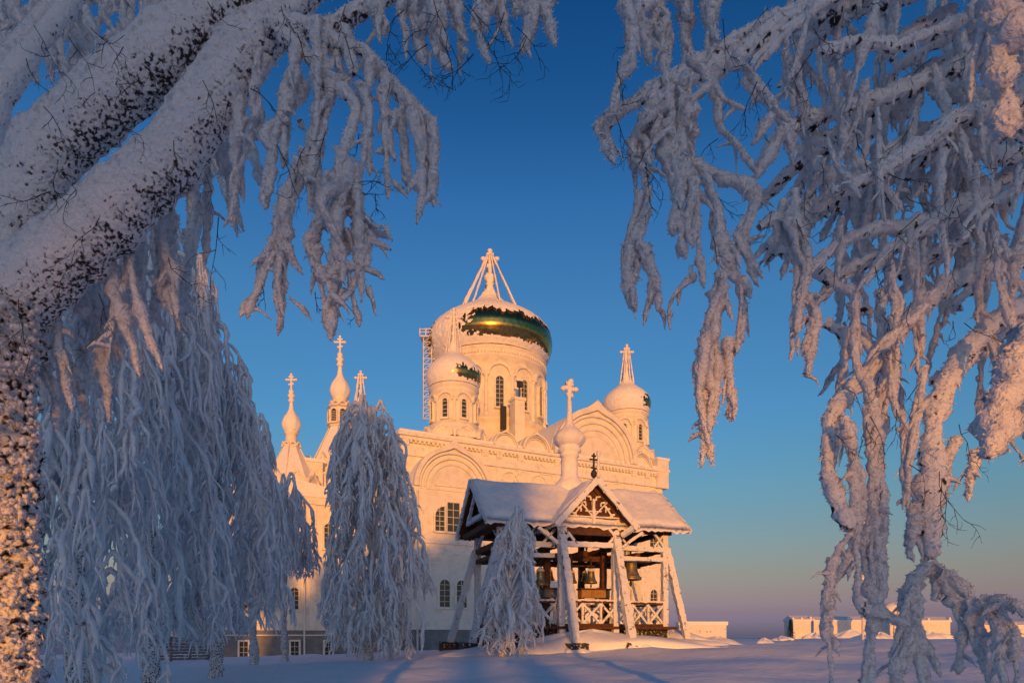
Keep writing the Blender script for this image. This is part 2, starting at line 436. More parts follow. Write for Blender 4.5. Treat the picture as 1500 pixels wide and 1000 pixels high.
m = MB(); m.tube([(-15.1, 14.6, 17.2), (-15.1, 14.6, -.6), (-15.1, 14.2, -1.0)], .12, 8); m.build('drain_pipe', M['trim'], CH)
m = MB(); m.tube([(-7.0, -2.35, 16.6), (-7.0, -2.35, -.4)], .11, 8); m.build('drain_pipe', M['trim'], CH)

def cross_mesh(m, x, y, z, h, r, rim=.25, ang=-28):
    """orthodox cross standing on z, rimed and lumpy; its arms run across the view"""
    ax = Vector((math.cos(R(ang)), math.sin(R(ang)), 0)); b = Vector((x, y, z))
    n = 9
    m.tube([b + Z3 * (h * i / n) for i in range(n + 1)], [r * (1 + rnd.uniform(-.1, rim)) for _ in range(n + 1)], 7, .12)
    for zz, hl, tilt in ((.66, .30, 0), (.84, .16, 0), (.38, .17, .25)):
        m.tube([b + Z3 * (h * zz + tilt * (i / 3 - 1) * h * .12) + ax * (h * hl * (i / 3 - 1)) for i in range(7)], [r * (.95 + rnd.uniform(0, rim)) for _ in range(7)], 7, .12)
    for q in (b + Z3 * h, b + Z3 * h * .66 + ax * h * .3, b + Z3 * h * .66 - ax * h * .3):
        m.lathe([(.2*r, -1.3*r), (1.3*r, -.6*r), (1.5*r, 0), (1.2*r, .8*r), (.2*r, 1.3*r)], 8, q)

def view_ang(th):      # angle in the cathedral's frame of a direction th degrees to the right of "towards the viewer"
    return R(-90 + th - 28)
def dome(cx, cy, prof, n, exposed, wires, cr_h, cr_r, sc=1.0, neck=None):
    """gilded onion; frost covers all but a ragged patch; cross with rimed stay wires"""
    m = MB(); N = n
    # ribbed gold skin
    pts = []
    P2 = [prof[0]]
    for (r0, z0), (r1, z1) in zip(prof, prof[1:]):
        for k in range(1, 4): P2.append((r0 + (r1 - r0) * k / 3, z0 + (z1 - z0) * k / 3))
    vs = []; fs = []
    for r, z in P2:
        for k in range(N):
            a = 2 * math.pi * k / N; rr = r * (1 - (.006 if k % 2 else 0))
            vs.append((cx + rr * math.cos(a), cy + rr * math.sin(a), z))
    for i in range(len(P2) - 1):
        for k in range(N): fs.append((i*N+k, i*N+(k+1) % N, (i+1)*N+(k+1) % N, (i+1)*N+k))
    m.add(vs, fs, True); d = m.build('dome', M['gold'], CH)
    # frost shell, smooth interpolation of the profile
    zs = np.array([q[1] for q in prof]); rs = np.array([q[0] for q in prof])
    NZ, NA = (120, 400) if n > 60 else (60, 180)
    s = np.linspace(0, 1, NZ); L = np.concatenate([[0], np.cumsum(np.hypot(np.diff(zs), np.diff(rs)))]); L /= L[-1]
    zz = np.interp(s, L, zs); rr = np.interp(s, L, rs)
    ker = np.ones(9) / 9; rr2 = np.convolve(np.pad(rr, 4, 'edge'), ker, 'valid'); zz2 = np.convolve(np.pad(zz, 4, 'edge'), ker, 'valid')
    A = np.arange(NA) / NA * 2 * np.pi
    nz = rng.normal(0, 1, (NZ, NA))
    for _ in range(3): nz = (nz + np.roll(nz, 1, 1) + np.roll(nz, -1, 1) + np.roll(nz, 1, 0) + np.roll(nz, -1, 0)) / 5
    off = rr.max() * .022 + nz * rr.max() * .012
    V = np.stack([cx + (rr2[:, None] + off) * np.cos(A), cy + (rr2[:, None] + off) * np.sin(A), np.repeat(zz2[:, None], NA, 1)], -1).reshape(-1, 3)
    # ragged edge: column noise (drips) and block noise
    col = np.repeat(rng.normal(0, 1, NA // 2 + 1), 2)[:NA]; blk = rng.normal(0, 1, (NZ, NA))
    for _ in range(3): blk = (blk + np.roll(blk, 1, 1) + np.roll(blk, -1, 1) + np.roll(blk, 1, 0) + np.roll(blk, -1, 0)) / 5
    blk /= blk.std()
    keep = np.ones((NZ, NA), bool)
    th = (np.degrees(A) + 90 + 28 + 180) % 360 - 180
    for (t0_, t1_, za, zb, jag) in exposed:
        inn = (th[None, :] > t0_ + blk * 3.5 * jag) & (th[None, :] < t1_ + blk * 2)
        up = zb + col[None, :] * jag * .22 * sc + blk * .13 * sc * jag; lo = za + col[None, :] * jag * .10 * sc
        keep &= ~(inn & (zz2[:, None] > lo) & (zz2[:, None] < up))
    i = np.arange(NZ * NA).reshape(NZ, NA); j = np.roll(i, -1, 1)
    q = np.stack([i[:-1], j[:-1], j[1:], i[1:]], -1)[keep[:-1]]
    me = np_mesh('frost_cover', V, q.reshape(-1, 4), None, True); me.materials.append(M['roofsnow'])
    link(bpy.data.objects.new('frost_cover', me), d)
    # finial and cross
    ztop = prof[-1][1]; r0 = prof[-1][0]
    nk = MB().lathe([(r0 * 1.25, ztop - .4 * sc), (r0 * .75, ztop + .5 * sc), (r0 * .5, ztop + 1.1 * sc), (r0 * .8, ztop + 1.35 * sc), (r0 * .5, ztop + 1.6 * sc), (r0 * .9, ztop + 2.0 * sc), (r0 * 1.05, ztop + 2.35 * sc), (r0 * .85, ztop + 2.7 * sc), (r0 * .3, ztop + 3.0 * sc)], 16, (cx, cy, 0))
    nk.build('finial', M['roofsnow'], d)
    cm = MB(); cross_mesh(cm, cx, cy, ztop + 2.9 * sc, cr_h, cr_r); cm.build('cross', M['frost'], d)
    top = Vector((cx, cy, ztop + 2.9 * sc + cr_h * .8)); lowp = prof[-5] if sc > .6 else prof[-4]
    for th_ in wires:
        a = view_ang(th_); e = Vector((cx + lowp[0] * math.cos(a), cy + lowp[0] * math.sin(a), lowp[1] + .1))
        t1 = top + Vector((math.cos(a), math.sin(a), 0)) * cr_h * .12
        k = 14; pts = [t1.lerp(e, i / k) - Z3 * (.06 * sc * math.sin(math.pi * i / k)) for i in range(k + 1)]
        MB().tube(pts, [(.10 if sc < .8 else .15) * rnd.uniform(.65, 1.25) for _ in pts], 5, .2).build('stay_wire', M['frost'], d)
    return d
def tangent(a): return Vector((-math.sin(a), math.cos(a), 0)), Vector((math.cos(a), math.sin(a), 0))

# central drum and dome
MX, MY = 11.2, 17.7
m = MB().lathe([(8.9, 23.2), (8.9, 27.0), (8.6, 27.2), (7.95, 27.4), (7.95, 29.6), (8.2, 29.7), (8.2, 30.1), (7.75, 30.2), (7.75, 38.0), (7.98, 38.1), (7.98, 38.5), (7.75, 38.55), (7.75, 39.1), (8.0, 39.25), (8.0, 39.5), (7.4, 39.8)], 96, (MX, MY, 0))
m.build('central_drum', M['wall'], CH)
nwin = 14
for k in range(nwin):
    am = MB(); colm = MB()
    th = 11 + k * 360 / nwin
    a = view_ang(th); tx, ou = tangent(a); ax = tx      # tangent runs to the right seen from outside
    o = Vector((MX, MY, 31.4)) + ou * 7.73
    if -100 < ((th + 180) % 360) - 180 < 100: window(o, ax, ou, 1.05, 4.0, 2, 6, sur=.14, prd=.34)
    am.strip(ogee(1.35, 18, 0), ogee(1.68, 18, .12), Vector((MX, MY, 35.6)) + ou * 7.52, ax, Z3, ou, .55)
    a2 = view_ang(th + 180 / nwin); _, ou2 = tangent(a2)
    cpos = Vector((MX, MY, 0)) + ou2 * 7.85
    colm.lathe([(.34, 30.2), (.34, 30.6), (.24, 30.7), (.27, 33.2), (.34, 33.35), (.24, 33.5), (.23, 35.2), (.36, 35.4), (.36, 35.8)], 10, cpos)
    am.build('blind_arch', M['trim'], CH); colm.build('half_column', M['trim'], CH)
dn = MB()
for k in range(110):
    a = 2 * math.pi * k / 110; tx, ou = tangent(a)
    dn.prism([(-.12, 0), (.12, 0), (.12, .4), (-.12, .4)], Vector((MX, MY, 38.6)) + ou * 7.7, tx, Z3, ou, .3)
tag(dn.build('dentil_course', M['trim'], CH), kind='stuff')
main_prof = [(7.25, 39.75), (7.95, 40.25), (8.5, 41.0), (8.8, 41.9), (8.82, 42.8), (8.5, 43.8), (7.85, 44.7), (6.9, 45.5), (5.6, 46.3), (4.3, 47.05), (3.1, 47.75), (2.1, 48.45), (1.35, 49.2), (.85, 50.1)]
dome(MX, MY, main_prof, 120, [(-14, 125, 40.5, 43.9, 1.0), (-24, 2, 40.8, 42.9, 2.6), (-72, -60, 41.0, 44.4, 2.6)], [-75, -52, -30, 20, 62, 100, 150, 200], 3.3, .26, sc=.92)

def turret(cx, cy, z0, exposed, wires=(-80, -35, 20, 70, 130, 220)):
    m = MB().lathe([(3.35, z0 - 2.6), (3.35, z0 - .5), (3.1, z0 - .35), (2.95, z0), (2.95, z0 + .3), (2.65, z0 + .4), (2.65, z0 + 3.7), (2.85, z0 + 3.8), (2.85, z0 + 4.05), (2.7, z0 + 4.1), (2.7, z0 + 4.3), (2.95, z0 + 4.5), (2.95, z0 + 4.75), (2.7, z0 + 4.9)], 48, (cx, cy, 0))
    m.build('turret_drum', M['wall'], CH)
    am = MB()
    for k in range(8):
        th = -16 + 45 * k; a = view_ang(th); tx, ou = tangent(a)
        o = Vector((cx, cy, z0 + .8)) + ou * 2.62
        if abs(((th + 180) % 360) - 180) < 110: window(o, tx, ou, .62, 2.1, 1, 4, sur=.12, prd=.28)
        am.strip(ogee(.82, 14, 0), ogee(1.05, 14, .14), Vector((cx, cy, z0 + 2.75)) + ou * 2.5, tx, Z3, ou, .36)
        am.prism(ogee(1.2, 16, .18), Vector((cx, cy, z0 - 1.5)) + ou * 3.0, tx, Z3, ou, .5)
        am.strip(ogee(1.05, 16, .1), ogee(1.25, 16, .2), Vector((cx, cy, z0 - 1.5)) + ou * 3.0, tx, Z3, ou, .66)
        _, ou2 = tangent(view_ang(th + 22.5))
        am.lathe([(.2, z0 + .4), (.16, z0 + .6), (.18, z0 + 2.6), (.27, z0 + 2.75), (.27, z0 + 2.95)], 8, Vector((cx, cy, 0)) + ou2 * 2.7)
    am.build('kokoshnik_ring', M['trim'], CH)
    z = z0 + 4.8
    prof = [(2.7, z), (2.98, z + .4), (3.16, z + .9), (3.22, z + 1.4), (3.12, z + 1.95), (2.82, z + 2.5), (2.36, z + 3.0), (1.85, z + 3.4), (1.35, z + 3.75), (.95, z + 4.1), (.65, z + 4.5), (.45, z + 5.0), (.33, z + 5.6)]
    dome(cx, cy, prof, 48, exposed, wires, 2.6, .15, sc=.42)
turret(0, 4.5, 25.5, [(8, 110, 30.75, 32.05, 1.6)])
turret(25.2, 4.5, 26.3, [(38, 110, 31.6, 33.2, 1.4)])
turret(-4.4, 28.5, 25.6, [(40, 100, 31, 32, 1.2)])
turret(25.2, 28.5, 25.6, [(40, 100, 31, 32, 1.2)])

# scaffold hanging beside the dome
sc = empty('scaffold_mast', (-11.6, 94.2, 0), 0, 'frosted lattice scaffold mast hanging beside the great dome', 'scaffold')
s = MB()
for dx, dy in ((-.55, -.55), (.55, -.55), (.55, .55), (-.55, .55)):
    s.tube([(dx, dy, 31.3 + i * .75) for i in range(16)], [.065 * rnd.uniform(.8, 1.3) for _ in range(16)], 5, .2)
s.build('mast_post', M['frost'], sc)
s = MB()
for i in range(15):
    z = 31.3 + i * .75
    for a, b in (((-.55, -.55), (.55, -.55)), ((.55, -.55), (.55, .55)), ((-.55, -.55), (-.55, .55))):
        s.tube([(*a, z), (*b, z)], .05, 5); s.tube([(*a, z), (*b, z + .75)], .04, 5)
s.build('lattice_bar', M['frost'], sc)
s = MB(); s.box(-1.0, 2.0, -.9, .9, 42.4, 42.55)
for x in (-1.0, -.2, .6, 1.3, 2.0):
    s.tube([(x, -.9, 42.5), (x + rnd.uniform(-.1, .1), -.9, 43.5)], .09, 5, .2)
s.tube([(-1, -.9, 43.4), (2, -.9, 43.5)], .09, 5); s.tube([(-1, -.9, 43.0), (2, -.9, 43.0)], .07, 5)
s.build('work_platform', M['frost'], sc)
s = MB()
for z in (32, 36, 40): s.tube([(.5, .5, z), (2.6, 2.2, z - .3)], .09, 5)
s.build('wall_tie', M['frost'], sc)

# chimney-like pier and lamp in front of the drum
m = MB().box(9.6, 11.0, 7.2, 8.6, 24, 31.6); m.box(9.45, 11.15, 7.05, 8.75, 31.6, 31.95); m.build('roof_pier', M['wall'], CH)
m = MB().box(10.0, 10.6, 7.0, 7.5, 33.3, 34.0); m.box(10.25, 10.4, 7.4, 7.5, 31.9, 33.4); m.build('floodlight', M['darkmetal'], CH)
m = MB().box(9.8, 10.7, 7.1, 7.6, 34.0, 34.25); m.build('floodlight_snow', M['frost'], CH)
m = MB().box(8.6, 9.3, 9.0, 9.4, 28.2, 31.2); m.build('roof_hatch', M['darkmetal'], CH)

def small_onion(cx, cy, z, r, cr):
    m = MB(); N = 32; prof = [(r*.62, z), (r*.85, z + r*.3), (r, z + r*.75), (r*.98, z + r*1.1), (r*.8, z + r*1.6), (r*.52, z + r*2.0), (r*.3, z + r*2.4), (r*.2, z + r*2.9), (r*.17, z + r*3.3)]
    vs = []; fs = []
    for rr, zz in prof:
        for k in range(N):
            a = 2*math.pi*k/N + (zz - z) * .25 / r; q = rr * (1 + .035 * math.cos(8 * 2*math.pi*k/N))
            vs.append((cx + q*math.cos(a), cy + q*math.sin(a), zz))
    for i in range(len(prof) - 1):
        for k in range(N): fs.append((i*N+k, i*N+(k+1) % N, (i+1)*N+(k+1) % N, (i+1)*N+k))
    m.add(vs, fs, True); d = m.build('dome', M['roofsnow'], CH)
    zt = z + r * 3.2
    MB().lathe([(r*.2, zt), (r*.36, zt + .25*r), (r*.2, zt + .5*r), (r*.42, zt + .75*r), (r*.22, zt + 1.0*r), (r*.3, zt + 1.2*r), (r*.14, zt + 1.5*r)], 12, (cx, cy, 0)).build('finial', M['frost'], d)
    c = MB(); cross_mesh(c, cx, cy, zt + 1.4 * r, cr, .13); c.build('cross', M['frost'], d)
def tent_tower(cx, cy, zb, hw, zt, tw, z_on, r, cr, belfry=0):
    """square shaft, kokoshniks, eight-sided tent, drum and onion"""
    m = MB().lathe([(hw * 1.41, GB), (hw * 1.41, zb)], 4, (cx, cy, 0), R(45), smooth=False); m.build('tower_shaft', M['wall'], CH)
    m = MB().lathe([(hw*1.41, zb - .5), (hw*1.55, zb - .2), (hw*1.55, zb), (hw*1.3, zb + .05)], 4, (cx, cy, 0), R(45), smooth=False); m.build('tower_cornice', M['trim'], CH)
    m = MB().lathe([(hw*1.12, zb), (hw*1.12, zb + .8), (tw, zt)], 8, (cx, cy, 0), R(22.5), smooth=False); m.build('tent_roof', M['roofsnow'], CH)
    m = MB()
    for k in range(8):
        a = view_ang(-62 + 45 * k); tx, ou = tangent(a); rr = hw * .43
        m.prism(ogee(rr, 14, .3), Vector((cx, cy, zb + .05)) + ou * hw * .98, tx, Z3, ou, .4)
        m.strip(ogee(rr, 14, .3), ogee(rr * 1.18, 14, .42), Vector((cx, cy, zb + .05)) + ou * hw * .98, tx, Z3, ou, .6)
        e = Vector((cx + hw*1.13*math.cos(a - R(22.5)), cy + hw*1.13*math.sin(a - R(22.5)), zb + .8)); t_ = Vector((cx + tw*1.03*math.cos(a - R(22.5)), cy + tw*1.03*math.sin(a - R(22.5)), zt))
        m.tube([e, t_], .07, 5)
    m.build('kokoshnik_ring', M['trim'], CH)
    z1 = zt
    if belfry:
        b = MB().lathe([(tw*1.2, zt - .2), (tw*1.3, zt), (tw*1.12, zt + .1), (tw*1.12, zt + belfry), (tw*1.35, zt + belfry + .1), (tw*1.0, zt + belfry + .35)], 8, (cx, cy, 0), R(22.5), smooth=False)
        b.build('belfry', M['wall'], CH)
        for th in (-62, -17, 28, 73):
            a = view_ang(th); tx, ou = tangent(a)
            window(Vector((cx, cy, zt + .35)) + ou * tw * 1.04, tx, ou, tw * .62, belfry * .72, 1, 6, sur=.12, prd=.25)
        z1 = zt + belfry + .2
    m = MB().lathe([(tw*1.0, z1 - .2), (tw*.95, z1 + .3), (r*.62, z1 + .4), (r*.60, z_on - .25), (r*.78, z_on - .12), (r*.62, z_on + .05)], 24, (cx, cy, 0)); m.build('lantern', M['wall'], CH)
    k_ = MB()
    for th in (-60, -15, 30, 75, 120, 165, 210, 255):
        a = view_ang(th); tx, ou = tangent(a)
        k_.strip(ogee(tw*.30, 12, .2), ogee(tw*.42, 12, .3), Vector((cx, cy, z1 + .15)) + ou * tw * .8, tx, Z3, ou, .3)
    k_.build('kokoshnik_ring', M['trim'], CH)
    small_onion(cx, cy, z_on, r, cr)
tent_tower(-16.0, 18.0, 19.6, 2.75, 24.7, 1.05, 26.6, 1.15, 1.9)
tent_tower(-9.0, 22.0, 22.2, 3.9, 29.4, 1.3, 33.0, 1.36, 2.2, belfry=2.3)
MB().box(-14.3, -12.3, 17.4, 20.0, 17.8, 23.2).build('stair_turret', M['wall'], CH)
MB().box(-14.5, -12.1, 17.2, 20.2, 23.2, 23.6).build('stair_turret_cap', M['roofsnow'], CH)

# ---------------------------------------------------------------- bell shelter
BS = empty('bell_shelter', (3.53, 41.95, 0), R(18), 'open timber bell shelter with snow-covered gabled roof and small frosted onion cupola', 'bell shelter')
def snow_slab(name, c00, c10, c11, c01, thick, mat_, parent, nx=40, ny=16, drip=.12, seed=1, bulge=1.0):
    """snow lying on a sloping four-cornered plane: rounded rim, uneven top and edge"""
    g = np.random.default_rng(seed)
    C = [np.array(q, float) for q in (c00, c10, c11, c01)]
    u = np.linspace(0, 1, nx + 1)[None, :, None]; v = np.linspace(0, 1, ny + 1)[:, None, None]
    B = (1-u)*(1-v)*C[0] + u*(1-v)*C[1] + u*v*C[2] + (1-u)*v*C[3]
    n = np.cross(C[1] - C[0], C[3] - C[0]); n /= np.linalg.norm(n); n = n if n[2] > 0 else -n
    nz = g.normal(0, 1, (ny + 1, nx + 1))
    for _ in range(6): 
        p_ = np.pad(nz, 1, 'edge'); nz = (p_[1:-1, 1:-1] + p_[:-2, 1:-1] + p_[2:, 1:-1] + p_[1:-1, :-2] + p_[1:-1, 2:]) / 5
    e = np.minimum(np.minimum(u, 1 - u) * nx, np.minimum(v, 1 - v) * ny)[..., 0]
    th = thick * (.45 + .55 * np.clip(e / 2.0, 0, 1) ** .6) * (1 + .5 * nz * bulge)
    T = B + n * th[..., None] * 1.0
    rim = (e < .5)
    B = B.copy(); B[rim, 2] -= np.abs(g.normal(0, drip, rim.sum()))
    N = (nx + 1) * (ny + 1); i = np.arange(N).reshape(ny + 1, nx + 1)
    q = lambda k: np.stack([k[:-1, :-1], k[:-1, 1:], k[1:, 1:], k[1:, :-1]], -1).reshape(-1, 4)
    side = []
    for line in (i[0], i[-1][::-1], i[:, 0][::-1], i[:, -1]):
        side.append(np.stack([line[:-1], line[1:], line[1:] + N, line[:-1] + N], -1))
    me = np_mesh(name, np.concatenate([T.reshape(-1, 3), B.reshape(-1, 3)]), np.concatenate([q(i), q(i + N)[:, ::-1]] + side))
    me.materials.append(mat_)
    return link(bpy.data.objects.new(name, me), parent)
RX, RW, RZ, EZ = 6.25, 3.45, 10.6, 7.75
f_ = snow_slab('roof', (-RX, -RW, EZ), (RX, -RW, EZ), (RX, 0, RZ), (-RX, 0, RZ), .36, M['roofsnow'], BS, 60, 18, seed=3)
snow_slab('roof', (-RX, 0, RZ), (RX, 0, RZ), (RX, RW, EZ), (-RX, RW, EZ), .36, M['roofsnow'], BS, 60, 18, seed=4)
GW, GZ, GF, GY = 2.45, 10.25, 7.65, -4.05
snow_slab('gable_roof', (-GW, GY, GF), (0, GY, GZ), (0, -.3, GZ), (-GW, -.3, GF), .34, M['roofsnow'], BS, 26, 22, seed=5)
snow_slab('gable_roof', (0, GY, GZ), (GW, GY, GF), (GW, -.3, GF), (0, -.3, GZ), .34, M['roofsnow'], BS, 26, 22, seed=6)
# boards under the roof
for sgn in (-1, 1):
    m = MB()
    for i in range(12):
        f0, f1 = i / 12 + .004, (i + 1) / 12 - .004
        y0, z0 = sgn * RW * f0, RZ - (RZ - EZ) * f0; y1, z1 = sgn * RW * f1, RZ - (RZ - EZ) * f1
        m.add([(-RX+.05, y0, z0-.03), (RX-.05, y0, z0-.03), (RX-.05, y1, z1-.03), (-RX+.05, y1, z1-.03), (-RX+.05, y0, z0-.10), (RX-.05, y0, z0-.10), (RX-.05, y1, z1-.10), (-RX+.05, y1, z1-.10)],
              [(0,1,2,3),(7,6,5,4),(0,4,5,1),(1,5,6,2),(2,6,7,3),(3,7,4,0)])
    tag(m.build('roof_boards', M['wood'], BS), kind='stuff')
for sgn in (-1, 1):
    MB().add([(0, GY+.05, GZ-.03), (sgn*GW, GY+.05, GF-.03), (sgn*GW, -.3, GF-.03), (0, -.3, GZ-.03), (0, GY+.05, GZ-.10), (sgn*GW, GY+.05, GF-.10), (sgn*GW, -.3, GF-.10), (0, -.3, GZ-.10)],
             [(0,1,2,3),(7,6,5,4),(0,4,5,1),(1,5,6,2),(2,6,7,3),(3,7,4,0)]).build('gable_boards', M['wood'], BS)
def part(name, p0, p1, w_, h_, mt='rimewood', jit=.02, parent=BS):
    return MB().beam(p0, p1, w_, h_, jit=jit, step=.22).build(name, M[mt], parent)
gl = 1.1
posts = [(-5.2, -2.4), (-5.2, 2.4), (5.2, -2.4), (5.2, 2.4), (-1.85, 2.4), (1.85, 2.4), (-1.85, -3.2), (1.5, -3.2), (-1.85, -.9), (1.85, -.9)]
for x, y in posts:
    part('post', (x, y, .6), (x, y, 7.9), .34, .34, 'wood' if y > -3 and abs(x) < 5 else 'rimewood')
# splayed legs with stone feet
legs = [((-1.85, -3.3, 7.2), (-1.85, -5.35, 1.0)), ((1.5, -3.3, 7.2), (1.5, -5.35, 1.0)),
        ((5.3, -2.4, 6.9), (6.75, -2.6, 1.0)), ((5.2, -2.5, 6.9), (5.4, -4.4, 1.0)), ((-5.3, 2.4, 6.9), (-7.0, 2.4, .9)),
        ((-5.3, -2.4, 6.9), (-6.9, -2.4, .9)), ((-5.2, -2.5, 6.9), (-5.2, -4.5, .9)), ((5.3, 2.4, 6.9), (6.9, 2.4, .9))]
for a, b in legs:
    if b[1] == -4.4: continue
    part('leg', a, b, .42, .36, jit=.035)
    MB().beam((b[0] - .55, b[1], 1.02), (b[0] + .55, b[1], 1.02), .8, .34, jit=.05, step=.2).build('stone_foot', M['darkstone'], BS)
    g = np.random.default_rng(int(b[0] * 10 + 200))
# ring beams
for z, w_ in ((6.75, .30), (6.15, .24)):
    for a, b in (((-5.2, -2.45), (-1.85, -2.45)), ((1.85, -2.45), (5.2, -2.45)), ((-1.85, -3.25), (1.85, -3.25)), ((-5.2, 2.4), (5.2, 2.4)), ((-5.25, -2.4), (-5.25, 2.4)), ((5.25, -2.4), (5.25, 2.4)), ((-1.85, -3.2), (-1.85, 2.4)), ((1.85, -3.2), (1.85, 2.4))):
        if z < 6.5 and a[0] == -1.85 and b[0] == 1.85: continue
        part('beam', (*a, z), (*b, z), .26, w_, 'rimewood' if a[1] < 0 and b[1] < 0 else 'wood')
for a, b in (((-5.6, -2.42), (5.6, -2.42)), ((-5.6, 2.42), (5.6, 2.42)), ((-5.22, -2.6), (-5.22, 2.6)), ((5.22, -2.6), (5.22, 2.6))):
    part('plate', (*a, 7.78), (*b, 7.78), .3, .28, 'wood', .01)
for x in (-3.4, 0, 3.4): part('bell_beam', (x, -2.4, 6.35), (x, 2.4, 6.35), .3, .34, 'wood', .01)
part('bell_beam', (-5.2, -.6, 6.25), (5.2, -.6, 6.25), .3, .32, 'wood', .01)
part('bell_beam', (-5.2, .7, 6.05), (5.2, .7, 6.05), .26, .28, 'wood', .01)
part('lintel', (-1.95, -3.22, 7.55), (1.95, -3.22, 7.55), .30, .55, 'wood', .008)
# small crossed braces between beam and plate
for cx, cy, dx in ((-1.42, -3.3, .36), (1.4, -3.3, .36), (2.3, -2.5, .34), (4.75, -2.5, .34), (-2.3, -2.5, .34), (-4.75, -2.5, .34), (-3.5, -2.5, .34)):
    part('brace', (cx - dx, cy, 6.88), (cx + dx, cy - .01, 7.66), .12, .13, jit=.02)
    part('brace', (cx + dx, cy - .06, 6.88), (cx - dx, cy - .07, 7.66), .12, .13, jit=.02)
for sgn in (-1, 1):
    part('knee_brace', (sgn * 1.95, -3.15, 6.7), (sgn * 3.25, -3.3, 7.6), .16, .16, jit=.03)
    part('bracket', (sgn * 1.9, -3.3, 7.35), (sgn * 2.3, -4.0, 7.75), .26, .26, jit=.05)
    for y in (-2.4, 2.4): part('knee_brace', (sgn * 5.2, y, 6.9), (sgn * 5.2, y * .45, 7.75), .15, .15, jit=.02)
# front gable: dark boarding, frosted fretwork
GYf = -3.35
for i in range(9):
    z0 = 7.86 + i * .27; z1 = z0 + .255
    h0 = GW * .93 * (GZ - .12 - z0) / (GZ - GF); h1 = GW * .93 * (GZ - .12 - z1) / (GZ - GF)
    if h1 < .05: h1 = .02
    MB().prism([(-h0, z0), (h0, z0), (h1, z1), (-h1, z1)], (0, GYf + rnd.uniform(0, .015), 0), X3, Z3, Y3, .06).build('plank', M['wood'], BS)
for sgn in (-1, 1):
    part('barge_board', (0, GY - .04, GZ + .04), (sgn * GW * 1.02, GY - .04, GF), .1, .34, 'rimewood', .025)
    part('rafter', (0, GYf - .05, GZ - .25), (sgn * GW * .92, GYf - .05, GF + .05), .14, .2, 'wood', .01)
    for i in range(6):       # stepped, rimed trim along the slope
        f = .2 + i * .135
        x = sgn * GW * .9 * f; z = GZ - .28 - (GZ - GF) * .93 * f
        part('fretwork', (x, GYf - .12, z - .02), (x - sgn * .26, GYf - .12, z - .06), .08, .09, 'frost', .02)
        part('fretwork', (x - sgn * .26, GYf - .12, z - .06), (x - sgn * .28, GYf - .12, z - .26), .08, .08, 'frost', .02)
    part('strut', (sgn * .05, GYf - .14, 8.35), (sgn * .85, GYf - .14, 9.15), .07, .08, 'frost', .022)
    part('strut', (sgn * 1.2, GYf - .13, 8.35), (sgn * .72, GYf - .13, 8.95), .07, .09, 'frost', .022)
part('king_post', (0, GYf - .15, 7.9), (0, GYf - .15, 9.3), .16, .16, 'frost', .022)
for z, hw in ((8.3, 1.62), (7.93, 1.95), (8.62, .5)):
    part('tie_beam', (-hw, GYf - .12, z), (hw, GYf - .12, z), .08, .08, 'rimewood', .015)
# left end gable
for i in range(10):
    y0 = -3.2 + i * .64; y1 = y0 + .62
    zt = lambda y: RZ - .18 - (RZ - EZ) * abs(y) / RW
    MB().prism([(y0, 7.7), (y1, 7.7), (y1, max(7.72, zt(y1))), (y0, max(7.72, zt(y0)))], (-5.3, 0, 0), Y3, Z3, X3, .05).build('plank', M['wood'], BS)
for sgn in (-1, 1):
    part('barge_board', (-RX - .05, 0, RZ + .02), (-RX - .05, sgn * RW * 1.02, EZ - .02), .1, .32, 'rimewood', .02)
    part('barge_board', (RX + .05, 0, RZ + .02), (RX + .05, sgn * RW * 1.02, EZ - .02), .1, .32, 'rimewood', .02)
    for xx in (-5.75, -5.5): part('rafter', (xx, 0, RZ - .3), (xx, sgn * RW * .95, EZ - .1), .16, .16, 'wood', .01)
    part('strut', (-6.0, 0, 9.9), (-6.0, sgn * 1.55, 8.45), .16, .2, 'rimewood', .03)
part('tie_beam', (-6.0, -1.7, 8.4), (-6.0, 1.7, 8.4), .2, .28, 'rimewood', .03)
part('tie_beam', (-5.9, -2.9, 7.75), (-5.9, 2.9, 7.75), .2, .3, 'wood', .01)
# railings
def railing(a, b, n):
    a = Vector(a); b = Vector(b)
    r = MB().beam(a + Z3*3.5, b + Z3*3.5, .16, .12, jit=.015, step=.2); r.beam(a + Z3*2.2, b + Z3*2.2, .16, .14, jit=.015, step=.2)
    rail = r.build('railing', M['wood'], BS)
    MB().beam(a + Z3*3.6, b + Z3*3.6, .2, .09, jit=.03, step=.15).build('rail_snow', M['frost'], rail)
    out = (b - a).cross(Z3).normalized() * -.04
    for i in range(n):
        p = a.lerp(b, i / n); q = a.lerp(b, (i + 1) / n)
        for s0, s1, k in ((p, q, 0), (q, p, 1)):
            MB().beam(s0 + Z3*2.25 + out * k, s1 + Z3*3.45 + out * k, .11, .12, jit=.02, step=.2).build('cross_brace', M['rimewood'], rail)
        MB().beam(q + Z3*2.2, q + Z3*3.5, .13, .13, jit=.02, step=.2).build('baluster', M['rimewood'], rail)
railing((-5.2, -2.45, 0), (-1.95, -2.45, 0), 3); railing((1.95, -2.45, 0), (5.1, -2.45, 0), 3)
railing((-1.7, -3.25, 0), (1.7, -3.25, 0), 3); railing((-5.25, -2.3, 0), (-5.25, 2.3, 0), 4); railing((5.25, -2.3, 0), (5.25, 2.3, 0), 4)
railing((-5.2, 2.4, 0), (5.2, 2.4, 0), 8)
